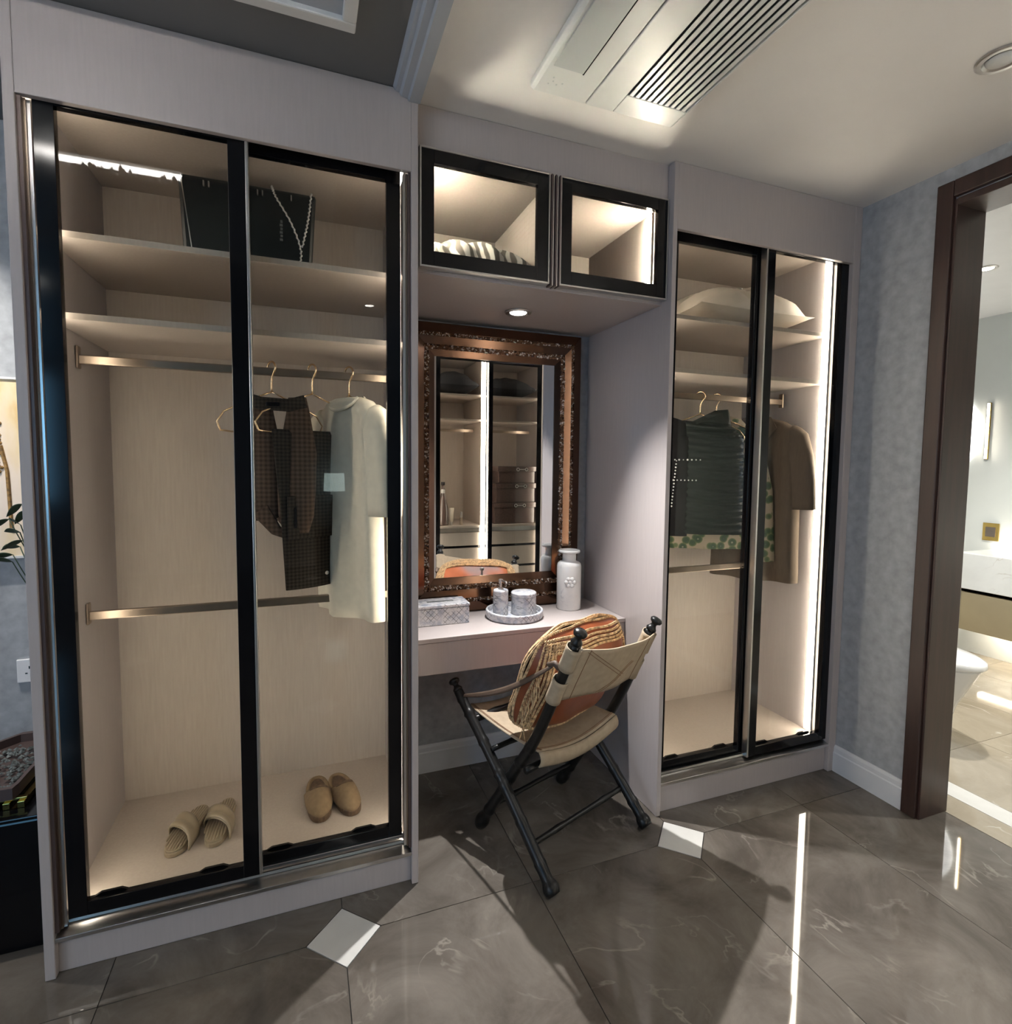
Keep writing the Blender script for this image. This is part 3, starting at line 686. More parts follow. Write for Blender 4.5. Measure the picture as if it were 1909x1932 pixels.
for k in range(16):
    v0 = .22 + .5 * k / 15; p = cush(0.02, v0, 1) + UN * .006; q = -UX.normalized()
    L_ = random.uniform(.05, .09); c_ = random.uniform(-.02, .035)
    m.tube(smooth_path([p, p + q * .014 + UN * .02, p + q * (.012 + c_ * .4) + UN * .028 + Vector((0, 0, -L_ * .5)), p + q * (.004 + c_) + UN * .02 + Vector((0, 0, -L_))], 9), .0017, 5)
tag(m.build('fringe', M['weave'], cu), kind='stuff')
# ================================================================ clothes hangers and garments
def zrot(x, y, z, deg): return Matrix.Translation((x, y, z)) @ Matrix.Rotation(math.radians(deg), 4, 'Z')
def hanger(x, y, deg, label, w_=.195, drop=.085, bar_=True):
    "wire hanger; z = 1.79 is the inside top of the hook"
    m = MB(); T = zrot(x, y, 1.776, 0); Rz = zrot(x, y, 1.776, deg)
    # hook over the rod: half circle in the plane across the rod
    hx, hy = .62, -.785     # the hook is turned a little on the rod
    arc = [(hx * .021 * math.cos(math.radians(a)), hy * .021 * math.cos(math.radians(a)), -.004 + .021 * math.sin(math.radians(a))) for a in range(200, -51, -25)]
    pts = arc + [(0, 0, -.045), (0, 0, -.088)]
    pts = [T @ Vector(p) for p in pts]
    top = T @ Vector((0, 0, -.088))
    m.tube(smooth_path(pts, 40), .0034, 8)
    loop = [(0, 0, -.088), (w_ * .5, 0, -.125), (w_ * .93, 0, -.165), (w_ * 1.06, 0, -.20), (w_, 0, -.228), (w_ * .8, 0, -.232), (-w_ * .8, 0, -.232), (-w_, 0, -.228), (-w_ * 1.06, 0, -.20), (-w_ * .93, 0, -.165), (-w_ * .5, 0, -.125), (0, 0, -.088)]
    pts = []
    for i in range(len(loop) - 1): pts += [Rz @ Vector(loop[i]).lerp(Vector(loop[i + 1]), t / 3) for t in range(3)]
    pts.append(Rz @ Vector(loop[-1]))
    m.tube(pts, .003, 8)
    h = m.build('clothes_hanger', M['gold'], None, smooth=True)
    return tag(h, label, 'hanger', 'rose gold wire hangers')
def sweep(path, n=28, fold=0, ff=30, ph=0):
    "path: (u, z, half width, half thickness, tilt) -> flattened tube, cross section perpendicular to the path in the u-z plane"
    v = []; k = len(path)
    for i, q in enumerate(path):
        u, z, a, b = q[:4]; p0, p1 = path[max(i - 1, 0)], path[min(i + 1, k - 1)]
        t = Vector((p1[0] - p0[0], 0, p1[1] - p0[1])).normalized(); nrm = Vector((-t.z, 0, t.x))
        for j in range(n):
            an = 2 * math.pi * j / n; cx = math.copysign(abs(math.cos(an)) ** .75, math.cos(an)); sy = math.sin(an)
            p = Vector((u, 0, z)) + nrm * a * cx
            w_ = fold * (i / max(1, k - 1)) ** .7
            y = b * sy + w_ * math.sin(ff * p.x + ph + 1.5 * z) * (1 - abs(cx) ** 6)
            v.append((p.x, y, p.z))
    f = [(i * n + j, i * n + (j + 1) % n, (i + 1) * n + (j + 1) % n, (i + 1) * n + j) for i in range(k - 1) for j in range(n)]
    f += [tuple(range(n))[::-1], tuple((k - 1) * n + j for j in range(n))]
    return v, f
def body_rows(rows, sub=4):
    "rows: (z, left, right, half thickness) from the top down, resampled"
    out = []
    for i in range(len(rows) - 1):
        for k in range(sub):
            t = k / sub; r_ = [rows[i][q] * (1 - t) + rows[i + 1][q] * t for q in range(4)]; out.append(((r_[1] + r_[2]) / 2, r_[0], (r_[2] - r_[1]) / 2, r_[3]))
    q = rows[-1]; out.append(((q[1] + q[2]) / 2, q[0], (q[2] - q[1]) / 2, q[3]))
    return out
Z0 = 1.776
GRP_L, GRP_R = 'clothes in the wide wardrobe', 'clothes in the wardrobe by the grey wall'
# --- vest
HA = (.588, .33, 16)
hanger(*HA, 'rose gold wire hanger carrying the brown plaid vest', .165)
Mx = zrot(HA[0] + .012, HA[1] - .045, Z0, -10)
vs = thing('vest', (HA[0], HA[1], 1.2), 'brown plaid sleeveless wrap vest with long points on the first wire hanger', 'vest', GRP_L)
m = MB()
for s_ in (-1, 1):
    v, f = sweep(body_rows([(-.112, .015 + .06 * s_ - .03, .015 + .06 * s_ + .03, .012), (-.17, .015 + .062 * s_ - .04, .015 + .062 * s_ + .04, .018), (-.30, .015 + .06 * s_ - .062, .015 + .06 * s_ + .062, .026), (-.42, .012 + .055 * s_ - .062, .012 + .055 * s_ + .066, .03), (-.52, .012 + .055 * s_ - .06, .012 + .055 * s_ + .058, .028), (-.56 - .02 * s_, .012 + .055 * s_ - .045, .012 + .055 * s_ + .04, .02)]), 24, .006, 38, s_)
    m.add([(p[0], p[1] - .012 * s_, p[2]) for p in v], f)
m.xf(Mx).build('vest_body', M['plaid'], vs, smooth=True)
v, f = sweep([(-.11, -.115, .022, .005), (-.04, -.135, .022, .006), (.05, -.140, .022, .006), (.105, -.125, .022, .005)], 14)
cb = MB().add(v, f).xf(Mx @ Matrix.Translation((0, -.028, 0))).build('collar_band', M['plaid2'], vs, smooth=True)
MB().box(-.022, .022, -.0395, -.035, -.145, -.132).xf(Mx).build('size_label', M['black'], cb)
v, f = sweep([(-.05, -.50, .03, .008), (-.0, -.57, .02, .006), (.05, -.60, .008, .004)], 12); v2, f2 = sweep([(.02, -.52, .02, .008), (.05, -.58, .012, .006), (.06, -.60, .005, .003)], 12)
MB().add(v, f).add(v2, f2).xf(Mx @ Matrix.Translation((0, -.02, 0))).build('hem_tie', M['plaid'], vs, smooth=True)
# --- trousers folded over the second hanger
HB = (.722, .33, 28)
hanger(*HB, 'rose gold wire hanger with the folded dark trousers')
Mx = zrot(HB[0], HB[1], Z0, HB[2])
tr = thing('trousers', (HB[0], HB[1], 1.0), 'dark plaid trousers folded over the second wire hanger', 'trousers', GRP_L)
v, f = sweep(body_rows([(-.222, -.165, .10, .006), (-.235, -.165, .10, .016), (-.5, -.14, .085, .02), (-.78, -.125, .07, .018)]), 24, .005, 24)
MB().add(v, f).xf(Mx @ Matrix.Translation((0, -.03, 0))).build('front_leg', M['plaid2'], tr, smooth=True)
v, f = sweep(body_rows([(-.222, -.06, .165, .006), (-.235, -.06, .165, .014), (-.5, -.02, .155, .016), (-.75, .02, .14, .015)]), 24, .006, 40, 1)
MB().add(v, f).xf(Mx @ Matrix.Translation((0, .02, 0))).build('rear_leg', M['blackcloth'], tr, smooth=True)
MB().box(-.125, .075, -.057, -.047, -.60, -.45).xf(Mx).build('pocket_flap', M['plaid2'], tr, bevel=.003)
MB().box(-.105, -.097, -.061, -.056, -.56, -.49).xf(Mx).build('pocket_slit', M['black'], tr)
m = MB().lathe([(.001, 0), (.007, 0), (.007, .003), (.001, .004)], 0, 0, 12); m.xf(Mx @ Matrix.Translation((.02, -.05, -.735)) @ Matrix.Rotation(math.pi / 2, 4, 'X')).build('button', M['steel'], tr)
# --- cream polo tee
def tee(name, HX, label, cat, mat, grp, ln, w_, collar=True, sleeve=1.0, hang_label=''):
    hanger(*HX, hang_label)
    Mx = zrot(HX[0], HX[1], Z0, HX[2])
    t = thing(name, (HX[0], HX[1], Z0 - .1 - ln), label, cat, grp)
    v, f = sweep(body_rows([(-.098, -.075, .075, .03), (-.115, -.13, .13, .04), (-.150, -.175, .175, .045), (-.20, -w_ * .92, w_ * .92, .05), (-.34, -w_ * .97, w_ * .97, .055), (-.1 - ln * .8, -w_, w_, .06), (-.1 - ln, -w_ * 1.02, w_ * 1.02, .055)]), 40, .024, 30)
    MB().add(v, f).xf(Mx).build('shirt_body', mat, t, smooth=True)
    for s_ in (-1, 1):
        path = [(s_ * .13, -.165, .05, .035), (s_ * .165, -.20, .065, .045), (s_ * .185, -.29, .068, .052), (s_ * .195, -.40, .07, .052), (s_ * .20, -.40 - .12 * sleeve, .072, .05)]
        pp = []
        for i in range(len(path) - 1):
            for k in range(3): pp.append(tuple(path[i][q] * (1 - k / 3) + path[i + 1][q] * k / 3 for q in range(4)))
        pp.append(path[-1])
        v, f = sweep(pp, 24, .008, 40, s_)
        sl = MB().add(v, f).xf(Mx).build('sleeve', mat, t, smooth=True)
    if collar:
        m = MB()
        for s_ in (-1, 1):
            m.add([(0.006 * s_, -.052, -.165), (.055 * s_, -.058, -.20), (.095 * s_, -.05, -.145), (.065 * s_, -.035, -.09), (.0, -.0, -.085),
                   (0.006 * s_, -.046, -.165), (.055 * s_, -.052, -.20), (.095 * s_, -.044, -.145), (.065 * s_, -.029, -.09), (.0, .006, -.085)],
                  [(0, 1, 2, 3, 4), (9, 8, 7, 6, 5), (0, 5, 6, 1), (1, 6, 7, 2), (2, 7, 8, 3), (3, 8, 9, 4), (4, 9, 5, 0)])
        m.xf(Mx).build('collar', mat, t)
    else:
        pts = [(.078 * math.cos(a), .034 * math.sin(a) - (.02 if math.sin(a) < 0 else 0), -.10 - (.045 if math.sin(a) < 0 else 0) * abs(math.sin(a))) for a in [2 * math.pi * k / 24 for k in range(25)]]
        MB().tube(pts, .006, 8, False).xf(Mx).build('neck_rib', mat, t, smooth=True)
    MB().box(-.018, .018, .022, .026, -.135, -.108).xf(Mx).build('size_label', M['black'], t)
    return t
tee('knit_shirt', (.85, .33, -58), 'cream short sleeved knit top on the third wire hanger', 'shirt', M['cream'], GRP_L, .80, .185, False, 1.0, 'rose gold wire hanger inside the cream knit top')
# --- right wardrobe
HG = (2.452, .33, -28)
hanger(*HG, 'rose gold wire hanger carrying the dark green pleated top')
Mx = zrot(HG[0], HG[1], Z0, HG[2])
gt = thing('pleated_top', (HG[0], HG[1], 1.1), 'dark green horizontally pleated sleeveless top with a black side in front of the floral dress', 'top', GRP_R)
rows = [(-.105, -.075, .075, .02), (-.125, -.12, .14, .035), (-.19, -.19, .20, .04), (-.45, -.20, .21, .05), (-.655, -.205, .215, .05)]
v, f = sweep(body_rows(rows, 30), 40)
vv = []
for p in v:    # fold the cloth into soft horizontal pleats on the right two thirds
    k = 1 if p[0] > -.06 else 0
    vv.append((p[0], p[1] * 1.0 + (-.009 * k * math.sin(p[2] * 200 + 2.2 * math.sin(p[0] * 14)) if p[1] < 0 else 0), p[2]))
MB().add(vv, f).xf(Mx).build('top_body', M['green'], gt, smooth=True)
v, f = sweep(body_rows([(-.118, -.135, -.07, .02), (-.19, -.205, -.055, .026), (-.45, -.215, -.05, .03), (-.665, -.22, -.05, .028)], 6), 24, .004, 30)
MB().add(v, f).xf(Mx @ Matrix.Translation((0, -.034, 0))).build('black_side_panel', M['blackcloth'], gt, smooth=True)
m = MB(); rb = random.Random(3)
def bd(x, z):
    r_ = rb.uniform(.0028, .0046); m.lathe([(.0005, -r_), (r_ * .8, -r_ * .6), (r_, 0), (r_ * .8, r_ * .6), (.0005, r_)], x, -.073, 8, None, z)
for k in range(15): bd(-.165 - .0012 * k, -.31 - .0152 * k); 
for k in range(15): bd(-.115 - .0012 * k, -.31 - .0152 * k)
for k in range(9): bd(-.16 + .019 * k, -.305); bd(-.16 + .017 * k, -.40)
m.xf(Mx).build('bead_trim', M['beads'] if 'beads' in M else M['china'], gt, smooth=True)
HF = (2.575, .36, -22)
hanger(*HF, 'rose gold wire hanger carrying the floral dress')
Mx = zrot(HF[0], HF[1], Z0, HF[2])
fd = thing('floral_dress', (HF[0], HF[1], 1.0), 'green and cream floral print dress behind the pleated top', 'dress', GRP_R)
v, f = sweep(body_rows([(-.10, -.08, .08, .02), (-.13, -.14, .15, .035), (-.20, -.20, .215, .045), (-.45, -.215, .22, .05), (-.74, -.225, .23, .05)]), 30, .012, 30)
MB().add(v, f).xf(Mx @ Matrix.Translation((0, .03, 0))).build('dress_body', M['floral'], fd, smooth=True)
v, f = sweep(body_rows([(-.17, .17, .215, .015), (-.45, .215, .285, .02), (-.80, .25, .31, .016)]), 16)
MB().add(v, f).xf(Mx).build('dress_sash', M['floral'], fd, smooth=True)
tee('linen_shirt', (2.83, .35, -57), 'taupe linen shirt with collar and short sleeves beside the lit strip', 'shirt', M['taupe'], GRP_R, .80, .205, True, 1.15, 'rose gold wire hanger inside the taupe linen shirt')
# ================================================================ shelf contents
bg = thing('tote_bag', (.53, .33, 2.081), 'large black leather tote bag with silver chain on the top shelf', 'bag')
v = []
for z, xa, xb, ya, yb in ((2.0815, .345, .72, .26, .42), (2.10, .34, .725, .255, .425), (2.36, .322, .742, .30, .40), (2.375, .322, .742, .315, .39)):
    v += [(xa, ya, z), (xb, ya, z), (xb, yb, z), (xa, yb, z)]
f = [(3, 2, 1, 0), (12, 13, 14, 15)] + [(i * 4 + j, i * 4 + (j + 1) % 4, i * 4 + 4 + (j + 1) % 4, i * 4 + 4 + j) for i in range(3) for j in range(4)]
MB().add(v, f).build('bag_body', M['blackleather'], bg, bevel=.012)
m = MB()
def links(pts, n):
    P_ = smooth_path(pts, n)
    for i in range(len(P_) - 1):
        a, b = P_[i], P_[i + 1]; d = (b - a); m.tube([a - d * .1, a.lerp(b, .5) + Vector((.0015 * (-1) ** i, 0, 0)), b + d * .1], [.0022, .0034, .0022], 6)
links([(.60, .288, 2.372), (.615, .275, 2.33), (.66, .262, 2.25), (.69, .252, 2.16), (.683, .252, 2.09)], 40)
links([(.727, .292, 2.37), (.715, .272, 2.27), (.695, .252, 2.17)], 26)
m.build('chain', M['steel'], bg, smooth=True)
m = MB().tube([(.333, .285, 2.36), (.352, .262, 2.22), (.368, .249, 2.10)], .0016, 6); m.build('seam_highlight', M['steel'], bg)  # steel line stands in for the highlight along the left seam
m = MB()
for xa in (.395, .41, .555, .57, .66):
    m.box(xa, xa + .004, .288, .297, 2.335, 2.352)
m.build('rivet', M['steel'], bg)
m = MB()
for k in range(6): m.box(.625 + .002 * (k % 2), .634, .2585, .264, 2.185 + k * .012, 2.192 + k * .012)
m.build('embossed_mark', M['acd'], bg)
def pillow(name, label, x0, x1, y0, y1, z, h, mat, wr=.006, seed=0, cat='pillow', group=None, rot=0):
    cx, cy = (x0 + x1) / 2, (y0 + y1) / 2; ax, ay = (x1 - x0) / 2, (y1 - y0) / 2
    rn = random.Random(seed); ws = [(rn.uniform(5, 14), rn.uniform(5, 14), rn.uniform(0, 6)) for _ in range(4)]
    o = thing(name, (cx, cy, z), label, cat, group)
    def fn(u, v, sd):
        a, b = 2 * u - 1, 2 * v - 1
        th = max(0, 1 - abs(a) ** 2.2) ** .62 * max(0, 1 - abs(b) ** 2.6) ** .55
        wv = sum(math.sin(p * a + q * b + r_) for p, q, r_ in ws) * wr * (1 - th * .6) * (1 if th > .02 else 0)
        pin = 1 - .09 * (1 - b * b); pn2 = 1 - .07 * (1 - a * a)
        zz = h * .36 + sd * th * h * (.62 if sd > 0 else .36) + (wv if sd > 0 else 0)
        return (cx + a * ax * pin, cy + b * ay * pn2, z + max(.0006, zz))
    m = MB().grid(lambda u, v: fn(u, v, 1), 32, 32); m.grid(lambda u, v: fn(1 - u, v, -1), 32, 32)
    m.build('pillow_case', mat, o, smooth=True)
    return o, fn
o, fn = pillow('pillow', 'ivory satin pillow with gathered seam on the top shelf beside the lit strip', 2.30, 2.965, .165, .56, 2.071, .215, M['pillow'], .011, 4)
m = MB()
for k in range(13):   # gathered flange across the pillow
    v_ = .12 + .06 * k
    m.tube([Vector(fn(.50 + .02 * (k % 2), v_, 1)) + Vector((0, 0, .003)), Vector(fn(.60, v_ + .01, 1)) + Vector((0, 0, .006)), Vector(fn(.72, v_, 1)) + Vector((0, 0, .002))], [.002, .006, .001], 8)
m.build('gathered_pleat', M['pillow'], o, smooth=True)
m = MB().lathe([(.0005, 0), (.006, .001), (.006, .004), (.0005, .006)], *fn(.44, .2, 1)[:2], 12, None, fn(.44, .2, 1)[2]); m.build('button', M['steel'], o)
pillow('pillow', 'wave patterned grey and white pillow inside the left overhead cabinet', 1.075, 1.50, .11, .50, 2.0975, .175, M['pillow2'], .008, 9)
sb = thing('storage_box', (1.68, .5, 2.0975), 'small white lidded box inside the right overhead cabinet', 'box')
MB().box(1.665, 1.725, .47, .53, 2.098, 2.26).build('box_body', M['pillow'], sb, bevel=.003); MB().box(1.663, 1.727, .468, .532, 2.261, 2.285).build('box_lid', M['pillow'], sb, bevel=.003)
# ================================================================ slippers on the wardrobe floor
ZF = .1262
def sole_outline(n=40, L_=.262, w_=.046, heel=.036):
    p = []
    for k in range(n):
        a = 2 * math.pi * k / n; y = math.sin(a); x = math.cos(a)
        ww = heel + (w_ - heel) * (.5 - .5 * y)      # toe at negative y
        ww *= 1 - .10 * math.exp(-((y - .15) / .3) ** 2)
        p.append((ww * math.copysign(abs(x) ** .8, x), L_ / 2 * math.copysign(abs(y) ** .92, y)))
    return p
def place(cx, cy, deg): return zrot(cx, cy, ZF, deg)
def quilted_slide(cx, cy, deg, label):
    Mx = place(cx, cy, deg); t = thing('slide_sandal', (cx, cy, ZF), label, 'slipper', 'quilted slides on the wardrobe floor')
    o = sole_outline()
    MB().prism(o, 'z', .0004, .016).xf(Mx).build('sole', M['quilt'], t, bevel=.003)
    fb = MB().prism([(x * .93, y * .96) for x, y in o], 'z', .016, .020).xf(Mx).build('footbed', M['quilt'], t, bevel=.002)
    m = MB()
    for k in range(9):     # padded ribs along the footbed
        x = -.038 + .0095 * k; r_ = .0058
        ends = [q for q in (-1, 1)]
        yl = .118 * math.sqrt(max(0, 1 - (abs(x) / .046) ** 2.4))
        m.tube([(x * (.88 if j > 0 else 1), yl * j, .020) for j in (-1, -.9, -.6, -.2, .2, .6, .9, 1)], [.002, r_ * .8, r_, r_, r_ * .95, r_ * .9, r_ * .7, .002], 8)
    m.xf(Mx).build('padded_rib', M['quilt'], fb, smooth=True)
    for s_, y0, y1, zt_ in ((1, -.075, .018, .050), (-1, .010, -.07, .058)):
        def fn(u, v):
            a = math.pi * u; x = -.050 * math.cos(a) * s_; yy = y0 + (y1 - y0) * (1 - u) + .072 * (v - .5)
            return Mx @ Vector((x, yy, .010 + zt_ * math.sin(a) ** .7 + .004 * math.sin(v * math.pi * 3) * math.sin(a)))
        MB().grid(fn, 18, 9).build('cross_strap', M['quilt'], t, smooth=True, thick=.005)
    return t
quilted_slide(.288, .355, -14, 'champagne quilted slide with crossed straps, left one of the pair behind the left glass door')
quilted_slide(.392, .365, -5, 'champagne quilted slide with crossed straps, right one of the pair behind the left glass door')
def closed_slipper(cx, cy, deg, label):
    Mx = place(cx, cy, deg); t = thing('suede_clog', (cx, cy, ZF), label, 'slipper', 'suede clogs on the wardrobe floor')
    o = sole_outline(40, .262, .050, .040)
    MB().prism(o, 'z', .0004, .022).xf(Mx).build('sole', M['fur'], t, bevel=.004)
    MB().prism([(x * .88, y * .93) for x, y in o], 'z', .022, .027).xf(Mx).build('lining', M['fur'], t, bevel=.002)
    def vamp(u, v):      # u around the toe from side to side, v from the sole edge up to the opening
        a = math.pi * u; e = .050; y0 = -.128
        xx = -e * math.cos(a); yy = .035 - (.035 - y0) * math.sin(a) ** .8
        tx_, ty_ = xx * .55, .0 + .02 * math.sin(a) - .045 * math.sin(a)
        k = v
        x = xx * (1 - k) + tx_ * k; y = yy * (1 - k) + (ty_) * k
        z = .018 + .058 * math.sin(k * math.pi / 2) ** .8 * (.55 + .45 * math.sin(a))
        return Mx @ Vector((x, y, z))
    MB().grid(vamp, 24, 12).build('upper', M['suede'], t, smooth=True, thick=.006)
    def rim(k):
        return vamp(k / 24, 1.0) + Vector((0, 0, .003))
    MB().tube([rim(k) for k in range(25)], .006, 8).build('rolled_collar', M['fur'], t, smooth=True)
    pts = [Mx @ Vector((x * .97, y * .98, .026)) for x, y in o]
    hp = [p for p, (x, y) in zip(pts, o) if y > .03]; hp.sort(key=lambda p: (Mx.inverted() @ p).x)
    MB().tube(hp, .008, 8).build('heel_rim', M['suede'], t, smooth=True)
    return t
closed_slipper(.727, .375, 2, 'brown suede closed toe clog, left one of the pair behind the right glass door')
closed_slipper(.822, .372, 12, 'brown suede closed toe clog, right one of the pair behind the right glass door')
# ================================================================ ceiling heater unit
ac = thing('ceiling_heater', (1.60, -.5, 2.57), 'white ceiling ventilation heater with slatted grille', 'heater')
za = 2.574
ax0, ax1, ay0, ay1 = 1.345, 1.868, -.86, -.178
MB().prism([(ax0, za + .006), (ax0 + .012, za), (1.531, za), (1.531, ZC - .0005), (ax0, ZC - .0005)], 'y', ay0, ay1).build('housing', M['acw'], ac, bevel=.004)
MB().prism([(1.5345, za), (1.632, za), (1.632, ZC - .0005), (1.5345, ZC - .0005)], 'y', ay0, ay1).build('centre_panel', M['acw'], ac, bevel=.003)
MB().prism([(1.855, za), (ax1, za + .008), (ax1, ZC - .0005), (1.855, ZC - .0005)], 'y', ay0, ay1).build('edge_frame', M['acw'], ac, bevel=.003)
MB().box(1.632, 1.855, -.262, ay1, za, ZC - .0005).build('end_cap', M['acw'], ac, bevel=.003)
MB().box(1.632, 1.855, ay0, -.80, za, ZC - .0005).build('end_cap', M['acw'], ac, bevel=.003)
MB().box(1.632, 1.855, -.80, -.262, ZC - .006, ZC - .0005).build('grille_back', M['acd'], ac)
fp = MB().box(1.367, 1.462, -.78, -.295, za - .004, za - .0005).build('air_flap', M['acg'], ac, bevel=.003)
MB().box(1.4625, 1.4665, -.78, -.29, za - .0015, za + .0).build('flap_gap', M['black'], ac)
for k in range(10):
    xa = 1.640 + k * .0215
    MB().prism([(xa, za + .001), (xa + .013, za + .001), (xa + .0175, za + .016), (xa + .0135, za + .016), (xa + .010, za + .005), (xa + .002, za + .005)], 'y', -.80, -.262).build('grille_slat', M['acw'], ac)
m = MB()
for k, (xa, ya) in enumerate(((1.385, -.222), (1.395, -.235), (1.41, -.225), (1.425, -.235), (1.39, -.25))): m.lathe([(.0005, 0), (.003, 0), (.003, -.001), (.0005, -.001)], xa, ya, 8, None, za)
m.build('indicator_dot', M['acg'], ac)
# ================================================================ bedroom corner at the left
pa = thing('painting', (-.62, .64, 1.1), 'warm toned painting of a tree on the wall left of the wide wardrobe', 'painting')
def painting_mat():
    m, t, b = nt('tree_painting'); setin(b, Roughness=.6)
    tc = t.nodes.new('ShaderNodeTexCoord'); n = t.nodes.new('ShaderNodeTexNoise'); n.inputs['Scale'].default_value = 7; n.inputs['Detail'].default_value = 6
    mp = t.nodes.new('ShaderNodeMapping'); mp.inputs['Scale'].default_value = (1, 1, .35)
    t.links.new(tc.outputs['Object'], mp.inputs[0]); t.links.new(mp.outputs[0], n.inputs['Vector'])
    r = t.nodes.new('ShaderNodeValToRGB'); e = r.color_ramp.elements
    e[0].position = .3; e[0].color = (.75, .5, .2, 1); e[1].position = .75; e[1].color = (.9, .8, .72, 1)
    for p, c in ((.38, (.85, .68, .42, 1)), (.5, (.9, .76, .62, 1))):
        q = e.new(p); q.color = c
    t.links.new(n.outputs[0], r.inputs[0]); t.links.new(r.outputs[0], b.inputs['Base Color']); return m
M['paint'] = painting_mat()
MB().box(-1.0, -.245, YB - .022, YB - .001, 1.10, 1.72).build('canvas', M['paint'], pa)
m = MB()
for (a, b2, z0, z1) in ((-1.008, -.237, 1.092, 1.10), (-1.008, -.237, 1.72, 1.728), (-1.008, -1.0, 1.10, 1.72), (-.245, -.237, 1.10, 1.72)): m.box(a, b2, YB - .026, YB - .001, z0, z1)
m.build('frame', M['white'], pa)
rl = random.Random(5); m = MB()
for k in range(150):     # crown of the painted tree in raised paint dabs
    x = -.30 - abs(rl.gauss(0, .05)); z = 1.50 + rl.gauss(0, .045); m.lathe([(.0005, 0), (.007, 0), (.005, .003), (.0005, .004)], 0, 0, 6); 
    n = 24; last = m.v[-24:]; m.v[-24:] = [(x + p[0], YB - .022 - p[2], z + p[1]) for p in last]
m.tube([(-.30, YB - .023, 1.49), (-.285, YB - .023, 1.40), (-.28, YB - .023, 1.2)], .006, 6)
M['dab'] = plain('tree_dab_paint', (.28, .16, .05), .6, 0, .6, 80)
tag(m.build('paint_dabs', M['dab'], pa), kind='stuff')
so = thing('wall_socket', (-.26, YB, .63), 'white double power socket on the wall left of the wide wardrobe', 'socket')
MB().box(-.293, -.147, YB - .009, YB - .0005, .632, .718).build('face_plate', M['plastic'], so, bevel=.003)
m = MB()
for ox in (-.255, -.19):
    m.box(ox - .002, ox + .002, YB - .0096, YB - .0085, .682, .692); m.box(ox - .013, ox - .006, YB - .0096, YB - .0085, .664, .668); m.box(ox + .006, ox + .013, YB - .0096, YB - .0085, .664, .668)
m.build('pin_hole', M['black'], so)
cn = thing('console', (-.5, .4, 0), 'glossy black low console left of the wide wardrobe', 'console')
MB().box(-.95, -.03, -0.0 + .14, .62, .001, .395).build('cabinet_body', M['black'], cn, bevel=.006)
MB().box(-.955, -.025, .135, .625, .396, .408).build('top_slab', M['black'], cn, bevel=.003)
gs = thing('brass_stand', (-.3, .36, .409), 'low brass slatted stand under the pebble tray', 'stand')
M['brass'] = plain('polished_brass', (.75, .52, .16), .15, 1, .05, 20)
for k in range(9): MB().box(-.40 + k * .035, -.383 + k * .035, .19, .56, .409, .428).build('slat', M['brass'], gs, bevel=.001)
MB().box(-.41, -.10, .20, .215, .4285, .436).build('cross_bar', M['brass'], gs, bevel=.001); MB().box(-.41, -.10, .53, .545, .4285, .436).build('cross_bar', M['brass'], gs, bevel=.001)
ty = thing('pebble_tray', (-.25, .38, .4365), 'dark angular tray filled with glass pebbles beside the wide wardrobe', 'tray')
out = [(-.44, .19), (-.13, .19), (-.125, .22), (-.125, .52), (-.16, .59), (-.26, .59), (-.43, .42)]
MB().prism(out, 'z', .437, .444).build('tray_base', M['darkprofile'], ty)
cxm, cym = -.26, .37; m = MB()
inn = [(cxm + (x - cxm) * .92, cym + (y - cym) * .92) for x, y in out]; n = len(out)
v = [(x, y, .444) for x, y in out] + [(x, y, .444) for x, y in inn] + [(x, y, .472) for x, y in out] + [(x, y, .472) for x, y in inn]
f = []
for i in range(n):
    j = (i + 1) % n; f += [(i, j, 2 * n + j, 2 * n + i), (n + j, n + i, 3 * n + i, 3 * n + j), (2 * n + i, 2 * n + j, 3 * n + j, 3 * n + i), (i, n + i, n + j, j)]
m.add(v, f).build('tray_rim', M['darkprofile'], ty)
m = MB(); rp_ = random.Random(2)
for k in range(420):
    x, y = rp_.uniform(-.41, -.14), rp_.uniform(.21, .57)
    if y > .52 + (x + .26) * 1.0 * (1 if x < -.26 else -.0) or (x > -.16 and y > .53): continue
    s_ = rp_.uniform(.006, .011); z = .446 + rp_.random() * .016
    v = [(x + s_ * rp_.uniform(.7, 1.2) * a, y + s_ * rp_.uniform(.7, 1.2) * b, z + s_ * .8 * c) for a, b, c in ((1, 0, 0), (-1, 0, 0), (0, 1, 0), (0, -1, 0), (0, 0, 1), (0, 0, -.4))]
    m.add(v, [(0, 2, 4), (2, 1, 4), (1, 3, 4), (3, 0, 4), (2, 0, 5), (1, 2, 5), (3, 1, 5), (0, 3, 5)])
tag(m.build('glass_pebbles', M['pebble'], ty), kind='stuff')
pl = thing('potted_plant', (-.07, .3, .409), 'dark leaved plant in a slim black vase beside the wide wardrobe', 'plant')
px_, py_ = -.07, .30
pl.location = (px_, py_, .409); LOC[pl.name] = Vector(pl.location)
MB().lathe([(.005, 0), (.028, 0), (.032, .02), (.026, .2), (.018, .38), (.022, .4), (.016, .4), (.014, .3), (.004, .3)], px_, py_, 20, None, .409).build('pot', M['black'], pl, smooth=True)
rl = random.Random(11)
